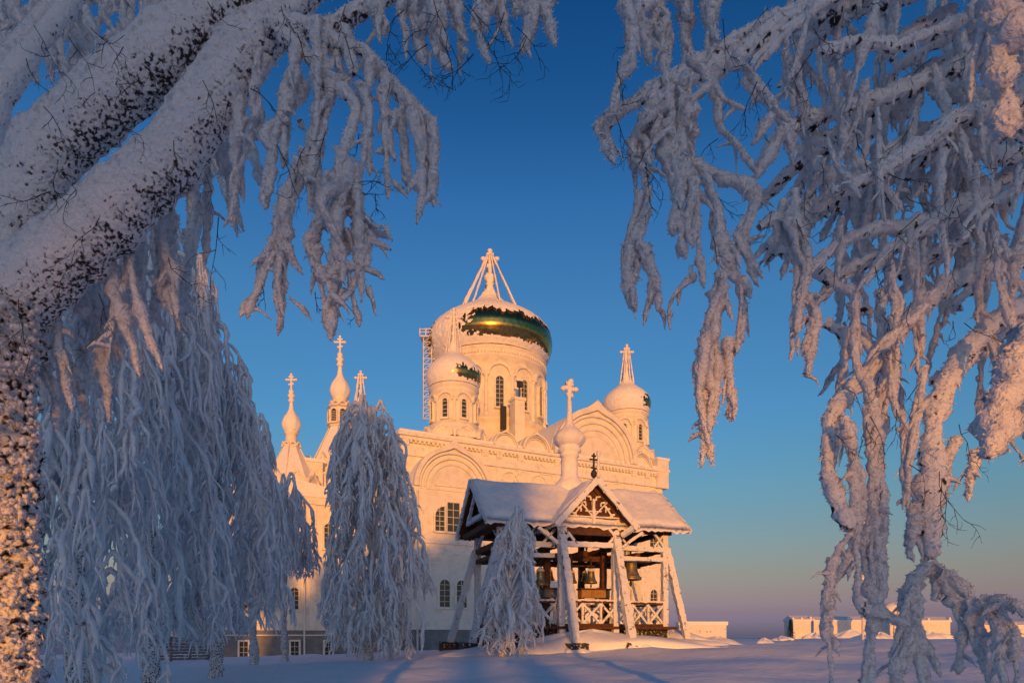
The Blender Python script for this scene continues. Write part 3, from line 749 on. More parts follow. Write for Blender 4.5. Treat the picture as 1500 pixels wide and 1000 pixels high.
# floor and the low stone base the shelter stands on
MB().box(-5.5, 5.5, -3.4, 2.7, 1.95, 2.12).build('floor', M['wood'], BS)
MB().box(-5.3, 5.3, -2.6, 2.5, .2, 1.94).build('base_wall', M['darkstone'], BS)
for x in (-6.4,): MB().beam((x - .9, -2.4, .75), (x + 1.6, -2.4, .75), .5, .32, jit=.04).build('sill_beam', M['wood'], BS)
MB().beam((-7.6, 2.4, .8), (-5.0, 2.4, .8), .5, .32, jit=.04).build('sill_beam', M['wood'], BS)
# cupola
m = MB().lathe([(1.0, 10.2), (.95, 10.75), (.66, 11.1), (.52, 11.35), (.50, 12.5), (.60, 12.56), (.60, 12.68), (.52, 12.74), (.72, 12.86), (.72, 12.98), (.64, 13.05), (.66, 13.15), (.6, 13.2)], 32, (0, 0, 0)); cu = m.build('cupola_drum', M['roofsnow'], BS)
m = MB(); N = 40; vs = []; fs = []
prof = [(.58, 13.15), (.82, 13.28), (.96, 13.5), (.97, 13.72), (.85, 13.95), (.6, 14.17), (.38, 14.36), (.24, 14.62), (.16, 15.1), (.13, 15.8)]
for rr, zz in prof:
    for k in range(N):
        a = 2*math.pi*k/N + (zz - 13) * .5; q = rr * (1 + .03 * math.cos(10 * 2*math.pi*k/N))
        vs.append((q*math.cos(a), q*math.sin(a), zz))
for i in range(len(prof) - 1):
    for k in range(N): fs.append((i*N+k, i*N+(k+1) % N, (i+1)*N+(k+1) % N, (i+1)*N+k))
m.add(vs, fs, True).build('onion_dome', M['frost'], BS)
c = MB(); n = 14
c.tube([(rnd.uniform(-.02, .02), 0, 15.7 + i * .115) for i in range(n)], [.12 + .05 * rnd.random() for _ in range(n)], 8, .15)
for z, hl in ((16.75, .42), (16.35, .2), (17.02, .22)):
    c.tube([(hl * (i / 3 - 1), 0, z + .03 * math.sin(i)) for i in range(7)], [.10 + .07 * rnd.random() for _ in range(7)], 7, .2)
for q in ((.43, 0, 16.72), (-.42, 0, 16.7), (.1, 0, 17.2)): c.lathe([(.03, -.16), (.15, -.08), (.18, .02), (.12, .12), (.03, .16)], 8, q)
c.build('cupola_cross', M['frost'], BS)
c = MB(); gx, gy, gz0 = -.12, GY + .25, GZ + .2
c.tube([(gx, gy, gz0), (gx, gy, gz0 + 1.35)], .055, 6)
for z, hl in ((1.0, .26), (1.2, .13), (.55, .16)): c.tube([(gx - hl, gy, gz0 + z), (gx + hl, gy, gz0 + z - (.06 if z == .55 else 0))], .055, 6)
c.lathe([(.05, 0), (.15, .12), (.19, .28), (.12, .42), (.05, .5)], 10, (gx, gy, gz0 - .05))
c.build('gable_cross', M['darkmetal'], BS)
MB().tube([(gx + .28, gy, gz0 + i * .15) for i in range(11)], [.10 * rnd.uniform(.7, 1.2) for _ in range(11)], 7, .2).build('frosted_finial', M['frost'], BS)

# bells (each hangs from the shelter, a thing of its own)
def bell(x, y, zb, r, h, label, ztop=6.2):
    wp = BS.matrix_basis @ Vector((x, y, zb))
    t = empty('bell', wp, R(18), label, 'bell', 'bells hanging in the timber shelter')
    m = MB().lathe([(r*.93, 0), (r, .02*h), (r*.97, .08*h), (r*.80, .2*h), (r*.66, .36*h), (r*.58, .56*h), (r*.54, .72*h), (r*.47, .82*h), (r*.30, .88*h), (r*.12, .9*h)], 36, cap=False)
    m.lathe([(r*.94, .001), (r*.9, .03*h), (r*.5, .5*h), (r*.1, .85*h)], 36, cap=False)
    b = m.build('bell_body', M['bronze'], t)
    MB().lathe([(r*.99, .10*h), (r*1.0, .115*h), (r*.98, .13*h)], 36, cap=False).build('rim_band', M['bronze'], b)
    MB().lathe([(r*.56, .77*h), (r*.53, .86*h), (r*.3, .94*h), (r*.06, .97*h)], 16).build('snow_cap', M['frost'], b)
    MB().tube([(0, 0, .8*h), (0, 0, -.05*h)], [.04*r, .05*r], 6).lathe([(.03*r, -.28*h), (.13*r, -.2*h), (.14*r, -.12*h), (.05*r, -.02*h)], 10).build('clapper', M['darkmetal'], t)
    L = max(.2, ztop - zb - .86*h)
    m = MB()
    for s_ in (-1, 1): m.tube([(s_*.18*r, 0, .86*h), (s_*.26*r, 0, .95*h), (0, 0, 1.04*h)], .07*r, 6)
    m.tube([(0, 0, 1.0*h), (0, 0, .86*h + L)], .05, 6)
    m.build('hanger', M['darkmetal'], t)
bell(3.35, -1.6, 4.95, .66, 1.4, 'large grey bell hanging right of the right front post', 6.75)
bell(.6, -1.2, 6.95, .52, 1.0, 'golden-lit bell partly hidden behind the dark gable lintel', 8.0)
bell(.85, -1.3, 4.7, .38, .95, 'small golden bell hanging over the wooden ringing desk')
bell(-2.35, -1.2, 4.5, .44, 1.1, 'shaded grey bell hanging beside the left front post')
bell(-1.35, -.2, 4.9, .28, .7, 'smallest dark bell hanging behind the shaded grey bell')
bell(-.35, -1.2, 4.7, .31, .8, 'small bell seen just right of the left front post')
bell(1.35, .7, 5.0, .26, .7, 'little dark bell half hidden by the right front post')
def desk(x0, x1, y, mt, label, z0=3.85, z1=4.35):
    wp = BS.matrix_basis @ Vector(((x0 + x1) / 2, y, 2.12)); hw = (x1 - x0) / 2
    t = empty('ringing_desk', wp, R(18), label, 'desk')
    MB().box(-hw, hw, -.3, .3, z0 - 2.12, z1 - 2.16).build('desk_panel', M[mt], t)
    MB().box(-hw - .06, hw + .06, -.36, .36, z1 - 2.158, z1 - 2.06).build('desk_top', M['wood'], t)
    for sx in (-1, 1):
        for sy in (-1, 1): MB().box(sx*(hw - .08) - .05, sx*(hw - .08) + .05, sy*.24 - .05, sy*.24 + .05, 0, z0 - 2.122).build('leg', M['wood'], t)
    for i in range(int(hw * 2 / .2)):
        MB().box(-hw + .04 + i*.2, -hw + .2 + i*.2, -.325, -.301, z0 - 2.08, z1 - 2.2).build('slat', M[mt], t)
desk(.15, 2.0, -1.2, 'varnish', 'honey-coloured slatted bell ringing desk in the middle of the shelter')
desk(-2.1, -1.15, -.9, 'fence', 'grey bell ringing desk in the shaded left of the shelter')

# snow banked round the foot of the shelter and lumps on the field
def snow_lump(px, py, d, w_, h_, dep, label, group=None, seed=0, sink=.12, name='snow_heap', rz=0.0):
    g = np.random.default_rng(seed); n, k = 36, 14
    A = np.arange(n) / n * 2 * np.pi; vs = []
    ph = g.uniform(0, 6.28, 8); am = g.uniform(.03, .13, 8)
    for j in range(k + 1):
        f = j / k
        for a in A:
            rr = (1 - f ** 1.6) * (1 + sum(am[i] * math.sin((i + 2) * a + ph[i] + f * 3) for i in range(6)))
            vs.append((rr * math.cos(a) * w_ / 2, rr * math.sin(a) * dep / 2, h_ * (f ** .75) * (1 + .09 * math.sin(5 * a + ph[7])) - sink))
    q = []
    for j in range(k):
        for i in range(n): q.append((j*n+i, j*n+(i+1) % n, (j+1)*n+(i+1) % n, (j+1)*n+i))
    p = P(px, py, d); vs = np.array(vs); cz, sz = math.cos(rz), math.sin(rz)
    vs[:, 2] += gz(p.x + vs[:, 0] * cz - vs[:, 1] * sz, p.y + vs[:, 0] * sz + vs[:, 1] * cz) - float(gz(p.x, p.y))
    me = np_mesh(name, vs, np.array(q)); me.materials.append(M['snow'])
    o = link(bpy.data.objects.new(name, me)); o.location = (p.x, p.y, float(gz(p.x, p.y)))
    return tag(o, label, 'snow heap', group)
for lx, ly, w_, h_, dep, lb in ((-.2, -3.9, 15.5, .95, 4.4, 'long snow bank drifted against the front of the bell shelter'), (6.6, -1.0, 4.4, .8, 4.0, 'snow bank beside the outer right leg of the bell shelter'),
                               (1.95, -5.2, 1.9, .62, 1.5, 'small snow mound round the foot of the right front leg'), (-1.75, -5.2, 1.7, .55, 1.5, 'small snow mound round the foot of the left front leg')):
    wp = BS.matrix_basis @ Vector((lx, ly, 0)); d = wp.y
    o = snow_lump(750 + wp.x / d * F, 930, d, w_, h_, dep, lb, 'snow banked round the bell shelter', seed=int(20 + w_), rz=R(18)); o.rotation_euler.z = R(18)

# ---------------------------------------------------------------- far right: low walls, gate, lamp, heaps
def on_ground(px, d):
    x = (px - 750) / F * d; return Vector((x, d, float(gz(x, d))))
def crenel_wall(px0, px1, d, h, label, shade=None, seed=1, side=None):
    g = np.random.default_rng(seed)
    a = on_ground(px0, d); b = on_ground(px1, d); L = (b - a).length
    t = empty('enclosure_wall', a, math.atan2(b.y - a.y, b.x - a.x), label, 'wall')
    MB().box(0, L, 0, 5.0, -1, h).build('wall_body', M['wall'], t)
    MB().prism([(-.3, h), (5.3, h), (5.3, h + .35), (2.5, h + 1.25), (-.3, h + .35)], (-.2, 0, 0), Y3, Z3, X3, L + .4).build('snow_roof', M['roofsnow'], t)
    MB().box(-.05, L + .05, -.12, -.003, h * .30, h * .36).build('string_course', M['trim'], t)
    n = max(2, int(L / 3.4))
    for i in range(n + 1):
        x = L * i / n; hh = g.uniform(.25, .6)
        MB().lathe([(.28, h + .35), (.32, h + .5), (.22, h + .5 + hh * .5), (.26, h + .5 + hh*.7), (.06, h + .5 + hh)], 8, (x, .2, 0)).build('finial', M['frost'], t)
    return t
crenel_wall(1162, 1188, 150, 4.0, 'short pale wall block with snow coping beside the small spruce', seed=2)
crenel_wall(1192, 1268, 158, 3.9, 'low white wall with knobbly frosted finials behind hanging branches', seed=3)
crenel_wall(1330, 1392, 152, 3.9, 'low white wall with frosted finials right of the gate pillar', seed=4)
crenel_wall(1440, 1560, 165, 3.2, 'distant low wall beyond the drooping branch tips', seed=5)
b = on_ground(1307, 140); t = empty('gate_pillar', b, 0, 'white square gate pillar with columns and a snow cap', 'gate pillar')
MB().box(-1.5, 1.5, -1.5, 1.5, -1, 5.6).build('pillar_body', M['wall'], t)
MB().box(-1.8, 1.8, -1.8, 1.8, 5.6, 6.1).build('pillar_cornice', M['trim'], t)
MB().lathe([(2.3, 6.1), (2.1, 6.7), (1.2, 7.3), (.2, 7.6)], 12, smooth=True).build('snow_cap', M['roofsnow'], t)
for x in (-1.3, -.45, .45, 1.3): MB().lathe([(.3, 0), (.22, .3), (.2, 4.8), (.32, 5.1), (.32, 5.55)], 10, (x, -1.72, 0)).build('column', M['trim'], t)
# lamp mast
b = on_ground(1264, 75); t = empty('lamp_mast', b, R(8), 'slim frosted mast with a box-shaped lamp on a side arm', 'lamp post')
zt = 1.6 + (930 - 768) * .075 - b.z; za = 1.6 + (930 - 797) * .075 - b.z
MB().tube([(0, 0, -.5), (0, 0, za), (0, 0, zt)], [.14, .11, .09], 8).build('pole', M['frost'], t)
MB().tube([(0, 0, za), (1.6, 0, za)], .07, 6).build('arm', M['frost'], t)
MB().box(1.5, 2.65, -.35, .35, za - .34, za + .36).build('lamp_box', M['wall'], t)
MB().box(1.46, 2.69, -.39, .39, za + .362, za + .5).build('lamp_snow', M['frost'], t)
MB().lathe([(.1, zt - .5), (.3, zt - .3), (.34, zt), (.2, zt + .35), (.04, zt + .5)], 10, smooth=True).build('frost_knob', M['frost'], t)
# small spruce by the wall
def spruce(px, d, h, label):
    g = np.random.default_rng(5); b = on_ground(px, d); t = empty('spruce_tree', b, 0, label, 'tree')
    MB().tube([(0, 0, -.3), (0, 0, h)], [.14, .02], 6).build('trunk', M['wood'], t)
    vs = []; tr = []
    for i in range(900):
        f = g.random() ** .8; z = h * (.08 + .92 * f); r = h * .24 * (1 - f) + .06; a = g.uniform(0, 6.28); rr = r * g.random() ** .5
        c = np.array([rr * math.cos(a), rr * math.sin(a), z - rr * .35]); u_ = np.array([math.cos(a), math.sin(a), -.4]) * .32; v_ = np.array([-math.sin(a), math.cos(a), 0]) * .11
        k = len(vs); vs += [c - v_, c + v_, c + u_]; tr.append((k, k+1, k+2))
    me = np_mesh('crown', np.array(vs), None, np.array(tr)); me.materials.append(M['needle']); link(bpy.data.objects.new('crown', me), t)
spruce(1158, 140, 4.2, 'small dark spruce standing beside the pale wall block')
# low snow-topped wall behind the shelter and heaps of cleared snow
a = on_ground(1004, 56); t = empty('stone_parapet', a, R(6), 'low stone parapet topped with snow right of the bell shelter', 'parapet')
hz = 1.6 + (930 - 915) * .056 - a.z
MB().box(-.5, 3.5, 0, .8, -.6, hz).build('parapet_wall', M['rimewood'], t)
MB().box(-.6, 3.6, -.1, .9, hz, hz + .3).build('snow_coping', M['snow'], t)
for i, (px, d, w_, h_, dep, lb) in enumerate([
    (1012, 50, 2.2, .9, 2.0, 'rounded snow heap at the near end of the low parapet'),
    (1050, 54, 4.6, .85, 2.5, 'long snow heap in front of the low parapet'),
    (1120, 62, 1.9, .65, 1.5, 'small lone snow lump on the open field'),
    (1145, 90, 3.0, .6, 2.0, 'flat snow lump near the small spruce'),
    (1195, 110, 4.5, 1.3, 3.0, 'snow heap before the short pale wall block'),
    (1245, 118, 7.5, 1.6, 3.0, 'rough snow heap along the knobbly white wall'),
    (1290, 112, 5.0, 1.3, 3.0, 'snow heap at the left of the gate pillar'),
    (1365, 120, 8.5, 1.4, 3.0, 'long rough snow heap right of the gate pillar'),
    (1445, 105, 6.0, 1.1, 3.0, 'snow heap beyond the drooping branch tips')]):
    snow_lump(px, 930, d, w_, h_, dep, lb, 'heaps of cleared snow', seed=60 + i)
# rail fence on the left
a = on_ground(222, 47); b = on_ground(306, 49); L = (b - a).length
t = empty('rail_fence', a, math.atan2(b.y - a.y, b.x - a.x), 'low grey horizontal board fence under the weeping birches', 'fence')
hz = 1.75
for i in range(8): MB().box(0, L, -.03, .03, .1 + i * .21, .1 + i * .21 + .16).build('board', M['fence'], t)
for i in range(4): MB().box(L * i / 3 - .07, L * i / 3 + .07, .032, .16, -.4, hz + .08).build('post', M['fence'], t)
MB().beam((0, 0, hz + .06), (L, 0, hz + .06), .16, .1, jit=.02).build('rail_snow', M['snow'], t)

# ---------------------------------------------------------------- frosted branches
class Frost:
    """collects frosted strands (lumpy tubes with rime needles) as numpy arrays"""
    def __init__(s, seed=1): s.v = []; s.q = []; s.t = []; s.n = 0; s.g = np.random.default_rng(seed)
    def strand(s, pts, rad, k=6, step=None, lump=.22, needles=1.0, nlen=.5, wob=0.0, tip=True):
        g = s.g; pts = np.asarray(pts, float); rad = np.broadcast_to(np.asarray(rad, float), (len(pts),))
        L = np.concatenate([[0], np.cumsum(np.linalg.norm(np.diff(pts, axis=0), axis=1))])
        if L[-1] < 1e-4: return
        rm = rad.max(); step = step or rm * .8
        n = max(4, int(L[-1] / step) + 1); s_ = np.linspace(0, L[-1], n)
        # smooth (Catmull-like) resampling: linear then blur
        p = np.stack([np.interp(s_, L, pts[:, i]) for i in range(3)], -1); r = np.interp(s_, L, rad)
        w = max(1, int(n / len(pts) * .45))
        if w > 1 and len(pts) > 2:
            ker = np.hanning(2 * w + 1); ker /= ker.sum()
            p2 = np.stack([np.convolve(np.pad(p[:, i], w, 'reflect', reflect_type='odd') if n > w else p[:, i], ker, 'valid' if n > w else 'same') for i in range(3)], -1)
            p = p2
        if wob:
            for fr in (3, 7, 13):
                f = max(2, int(L[-1] / (rm * fr)) + 2)
                p = p + np.stack([np.interp(np.linspace(0, 1, n), np.linspace(0, 1, f), g.normal(0, wob * rm * (fr / 7), f)) for _ in range(3)], -1) * np.sin(np.linspace(0, 1, n) * 1.6)[:, None]
        t = np.gradient(p, axis=0); t /= np.linalg.norm(t, axis=1)[:, None] + 1e-9
        ref = np.eye(3)[np.argmin(np.abs(t.mean(0)))]
        a = ref - (t @ ref)[:, None] * t; a /= np.linalg.norm(a, axis=1)[:, None] + 1e-9
        b = np.cross(t, a)
        r1 = 1 + min(.30, lump * 1.25) * np.interp(np.linspace(0, 1, n), np.linspace(0, 1, max(3, n // 4)), g.normal(0, 1, max(3, n // 4)))
        nz = g.normal(0, 1, (n, k)); nz = (nz + .6 * np.roll(nz, 1, 0) + .6 * np.roll(nz, 1, 1)) / 1.3
        rr = r[:, None] * np.clip(r1, .55, 1.6)[:, None] * np.clip(1 + lump * nz, .45, 1.9)
        if tip: rr[-1] *= .25; rr[-2] *= .75
        an = np.arange(k) / k * 2 * np.pi + g.uniform(0, 6)
        dirs = np.cos(an)[None, :, None] * a[:, None] + np.sin(an)[None, :, None] * b[:, None]
        V = p[:, None] + dirs * rr[..., None]
        i0 = s.n; i = i0 + np.arange(n * k).reshape(n, k); j = np.roll(i, -1, 1)
        s.q.append(np.stack([i[:-1], j[:-1], j[1:], i[1:]], -1).reshape(-1, 4))
        s.v.append(V.reshape(-1, 3)); s.n += n * k
        if needles > 0:
            m = int(n * k * needles)
            if m:
                ii = g.integers(0, n, m); kk = g.integers(0, k, m)
                base = V[ii, kk]; d = dirs[ii, kk] + g.normal(0, .55, (m, 3)) + np.array([0, 0, -.1]); d /= np.linalg.norm(d, axis=1)[:, None]
                ln = rm * nlen * g.uniform(.4, 1.35, m); sd_ = np.cross(d, g.normal(0, 1, (m, 3))); sd_ /= np.linalg.norm(sd_, axis=1)[:, None] + 1e-9
                wd = ln * g.uniform(.08, .20, m)
                base = base - d * (rm * .10)
                T = np.stack([base - sd_ * wd[:, None], base + sd_ * wd[:, None], base + d * ln[:, None]], 1)
                s.v.append(T.reshape(-1, 3)); s.t.append((s.n + np.arange(m * 3)).reshape(m, 3)); s.n += m * 3
        return p
    def bundle(s, pts, rad, r0, k=6, fingers=1.0, **kw):
        """a thick frosted spray: several strands wandering inside the given width"""
        g = s.g; pts = np.asarray(pts, float); rad = np.broadcast_to(np.asarray(rad, float), (len(pts),)).copy()
        L = np.concatenate([[0], np.cumsum(np.linalg.norm(np.diff(pts, axis=0), axis=1))])
        m = int(np.clip(round(1.15 * (rad.max() / r0) ** 1.35), 1, 9))
        n = 9; f = np.linspace(0, 1, n)
        c = np.stack([np.interp(f * L[-1], L, pts[:, i]) for i in range(3)], -1); rr = np.interp(f * L[-1], L, rad)
        for j in range(m):
            e = 1.0 if j == 0 else g.uniform(.55, 1.0); st = 0 if j == 0 else g.uniform(0, .25)
            ff = np.linspace(st, e, n)
            cc = np.stack([np.interp(ff, f, c[:, i]) for i in range(3)], -1); re = np.interp(ff, f, rr)
            off = g.normal(0, 1, (4, 3)); off = np.stack([np.interp(np.linspace(0, 1, n), np.linspace(0, 1, 4), off[:, i]) for i in range(3)], -1)
            sc_ = np.clip(re - r0 * .75, 0, None)
            p = cc + off * (sc_ * .62)[:, None] * (1 if j else .3)
            s.strand(p, np.minimum(re, r0 * g.uniform(.75, 1.2)) * np.linspace(1.05, .75, n), k, **kw)
        nf = int(fingers * L[-1] / (r0 * 5.5))
        for _ in range(nf):
            u = g.uniform(.1, .97); o = np.array([np.interp(u, f, c[:, i]) for i in range(3)]); w = np.interp(u, f, rr)
            d = np.array([g.normal(0, .75), g.normal(0, .6), -abs(g.normal(.75, .4))]); d /= np.linalg.norm(d)
            ln = r0 * g.uniform(2.0, 5.0)
            o = o + g.normal(0, .35, 3) * w
            s.strand([o, o + d * ln * .6, o + d * ln + np.array([0, 0, -.25 * ln])], [r0 * .55, r0 * .48, r0 * .30], max(4, k - 2), **kw)
    def build(s, name, mt, parent=None, needle=None):
        q = np.concatenate(s.q); t = np.concatenate(s.t) if s.t else None
        me = np_mesh(name, np.concatenate(s.v), q, t, True, False)
        me.materials.append(mt)
        if needle is not None and t is not None:
            me.materials.append(needle); me.polygons.foreach_set('material_index', np.concatenate([np.zeros(len(q), np.int32), np.ones(len(t), np.int32)]))
        return link(bpy.data.objects.new(name, me), parent)

# ---- middle-distance weeping birches: built in their own frame, foot at the origin
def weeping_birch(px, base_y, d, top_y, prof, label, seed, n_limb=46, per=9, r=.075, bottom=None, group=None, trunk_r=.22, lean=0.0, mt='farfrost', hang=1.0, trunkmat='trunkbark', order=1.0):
    """prof: list of (height fraction, half width in m); limbs leave the trunk, arch over and their twigs hang"""
    g = np.random.default_rng(seed)
    x = (px - 750) / F * d; z0 = float(gz(x, d)) - .1
    H = EYE + (HOR - top_y) / F * d - z0
    t = empty('weeping_birch', (x, d, z0), 0, label, 'tree', group)
    hf = [q[0] for q in prof]; hw = [q[1] for q in prof]
    tr = Frost(seed + 1)
    tp = [(lean * f * f * 2 + .12 * math.sin(5 * f + seed), .1 * math.sin(4 * f + seed * 2), H * f * .94) for f in np.linspace(0, 1, 9)]
    tr.strand(tp, np.linspace(trunk_r, .05, 9), 10, step=.12, lump=.10, needles=.5, nlen=.3, tip=False)
    tr.build('trunk', M[trunkmat], t)
    cr = Frost(seed + 2); lim = Frost(seed + 3)
    tx = lambda z: np.array([np.interp(z, [q[2] for q in tp], [q[0] for q in tp]), np.interp(z, [q[2] for q in tp], [q[1] for q in tp]), z])
    zb = bottom if bottom is not None else .3
    for i in range(n_limb):
        f = (i + g.uniform(0, 1)) / n_limb
        zlo = max(.16, (zb + .9) / H if zb > 2.5 else 0); zt = H * (zlo + (1 - zlo) * f ** .85)                    # height of the limb's crest
        a = i * 2.399 + g.normal(0, .35)
        wdt = np.interp(zt / H, hf, hw) * g.uniform(.5, 1.14)
        o = tx(max(.2 if zb < 2.5 else zb + .1, min(H * .9, zt - wdt * g.uniform(.5, 1.1) - .3)))
        c, s_ = math.cos(a), math.sin(a)
        dr = np.array([c, s_, 0])
        crest = tx(min(zt, H * .94)) * np.array([1, 1, 0]) + dr * wdt * .55 + np.array([0, 0, zt])
        end = tx(zt) * np.array([1, 1, 0]) + dr * wdt + np.array([0, 0, zt - wdt * g.uniform(.35, .8)])
        drop = g.uniform(.9, 2.4) * hang
        low = end + dr * wdt * .06 + np.array([g.normal(0, .08), g.normal(0, .08), -drop]); low[2] = max(low[2], zb + g.uniform(0, .5))
        path = [o, o * .35 + crest * .65 + np.array([0, 0, .05]), crest, end, low]
        r0_ = r; rl = r * g.uniform(.75, 1.35)
        lp = lim.strand(path, [r * 1.05, r * 1.0, r * 1.0, r * .95, r * .6], 5, step=r * 2.0, lump=.2, needles=.9, nlen=.7, wob=.5)
        npth = len(lp)
        for j in range(per):
            u = g.uniform(.32, .92) ** .9; q = lp[int(u * (npth - 1))]
            ln = g.uniform(.7, 2.3) * hang * (1.0 if u < .75 else .7)
            sw = g.normal(0, .13, 2) + dr[:2] * g.uniform(-.05, .22)
            zlow = max(zb + g.uniform(0, 1.0) ** 2 * 1.3, q[2] - ln); ln = q[2] - zlow
            if ln < .15: continue
            m = q + np.array([sw[0] * .8, sw[1] * .8, -ln * .38]); e = q + np.array([sw[0] * 1.25, sw[1] * 1.25, -ln])
            cr.strand([q, m, e], [rl * .65, rl * g.uniform(.6, 1.0), rl * .42], 4, step=r * 2.3, lump=.30, needles=1.2, nlen=1.0, wob=.8)
            for _ in range(g.poisson(3.6 * order)):
                w_ = g.uniform(.1, .9); b_ = q + (e - q) * w_; l2 = g.uniform(.12, .42) * hang
                az = g.uniform(0, 6.28)
                q_ = g.uniform(.10, .30) * min(1, r / .075); c1 = b_ + np.array([math.cos(az) * q_ * .7, math.sin(az) * q_ * .7, -l2 * .30]); c2 = b_ + np.array([math.cos(az) * q_, math.sin(az) * q_, -l2])
                cr.strand([b_, c1, c2], [r * .5, r * .62, r * .30], 4, step=r * 2.2, lump=.30, needles=1.1, nlen=1.1)
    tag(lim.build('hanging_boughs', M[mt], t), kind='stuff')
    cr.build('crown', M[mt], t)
    # a few bare twigs that lost their rime
    return t
GRP = None
T540 = weeping_birch(541, 958, 34, 578, [(0, 1.3), (.1, 2.0), (.3, 2.35), (.55, 2.4), (.75, 2.15), (.88, 1.9), (.96, 1.4), (1, 1.0)],
    'tall narrow weeping birch thick with frost standing before the cathedral', 31, n_limb=92, per=9, r=.085, bottom=.25, hang=1.15)
TSMALL = weeping_birch(738, 948, 33, 738, [(0, .8), (.15, 1.45), (.45, 1.45), (.7, 1.05), (.85, .75), (1, .3)],
    'small frosted birch standing in front of the bell shelter', 37, n_limb=50, per=8, r=.075, bottom=.15, trunk_r=.12, lean=.45, hang=.7)
T440 = weeping_birch(418, 960, 40, 688, [(0, .6), (.35, .8), (.55, 1.6), (.75, 1.8), (.9, 1.4), (1, .7)],
    'frosted birch with arching boughs left of the tall narrow birch', 41, n_limb=30, per=8, r=.08, bottom=5.0, hang=1.2)
TC = weeping_birch(322, 965, 24, 362, [(0, 1.2), (.2, 2.2), (.45, 2.35), (.7, 1.75), (.85, 1.2), (1, .45)],
    'big weeping birch with frosted curtains of twigs beside the cathedral entrance', 43, n_limb=88, per=9, r=.07, bottom=1.7, hang=1.2, lean=-.4)
TE = weeping_birch(222, 965, 19, 285, [(0, 1.0), (.2, 1.75), (.5, 1.85), (.75, 1.5), (.9, .9), (1, .4)],
    'weeping frosted birch above the board fence', 47, n_limb=66, per=8, r=.062, bottom=1.2, hang=1.15)
TD = weeping_birch(118, 972, 14, 230, [(0, .9), (.2, 1.4), (.5, 1.5), (.8, 1.3), (1, .5)],
    'dense weeping birch just behind the rimed leaning trunk', 53, n_limb=60, per=7, r=.050, bottom=.55, hang=1.0)
TF = weeping_birch(372, 962, 33, 600, [(0, .6), (.3, .9), (.6, 1.15), (.85, .9), (1, .4)],
    'slim frosted birch between the big weeping birch and the tent-roofed tower', 59, n_limb=40, per=9, r=.08, bottom=3.2, hang=1.2)

# ---- the grove behind the viewer whose shade lies over the foreground
GROVE = 'frosted birches of the grove that faces the cathedral'
def grove(src, x, y, sc, rz):
    c = copy_tree(src); c.location = (x, y, float(gz(x, y)) - .1); k = 1.5 if src is T440 else 1.05; c.scale = (sc * k, sc * k, sc * (1.17 if src is T440 else 1)); c.rotation_euler.z = rz
    tag(c, 'tall frosted birch in the grove that faces the cathedral', 'tree', GROVE)
    return c
for i, (x, y, sc, s_) in enumerate([(-13.6, -118, 1.65, TC), (-10.6, -123, 1.68, TC), (-8.0, -119, 1.65, TC), (-5.2, -123, 1.7, TC), (-2.4, -118, 1.86, TC), (-.7, -122, 1.86, TC),
                                    (-4.0, -130, 1.7, TC), (-1.6, -131, 1.9, TC), (-7.2, -132, 1.7, TC), (-22, -119, 1.65, TC), (-26, -123, 1.6, TC), (-30, -120, 1.6, TE),
                                    (3.6, -120, 1.97, T440), (6.5, -118, 2.02, T440), (7.5, -123, 2.08, T440), (9.5, -119, 1.55, TSMALL)]):
    grove(s_, x, y, sc, R(90) if s_ is TSMALL else i * 1.7)

# ---------------------------------------------------------------- near birch on the right, its boughs hanging into view
def path(pts, d0, d1=None):
    """[(px, py, width px)] -> points and radii, at distances d0..d1"""
    d1 = d0 if d1 is None else d1; n = len(pts); P_ = []; r_ = []
    for i, q in enumerate(pts):
        d = d0 + (d1 - d0) * i / max(1, n - 1)
        P_.append(P(q[0], q[1], d)); r_.append(q[2] / 2 / F * d)
    return P_, r_
def twig_part(parent, g, o, ln, ang, depth=2, m=None, r=.0024):
    """zigzag bare twig"""
    top = m is None
    m = m or MB(); d = Vector((math.cos(ang), g.normal(0, .4), math.sin(ang))).normalized(); pts = [Vector(o)]
    n = 4
    for i in range(n):
        d = (d + Vector((g.normal(0, .28), g.normal(0, .2), g.normal(-.08, .25)))).normalized(); pts.append(pts[-1] + d * ln / n)
    m.tube(pts, [r * (1 - .6 * i / n) for i in range(n + 1)], 4)
    if depth:
        for i in range(1, n + 1):
            if g.random() < .75: twig_part(parent, g, pts[i], ln * g.uniform(.3, .55), math.atan2(d.z, d.x) + g.choice([-1, 1]) * g.uniform(.5, 1.0), depth - 1, m, r * .75)
    if top: return m.build('bare_twig', M['twig'], parent)

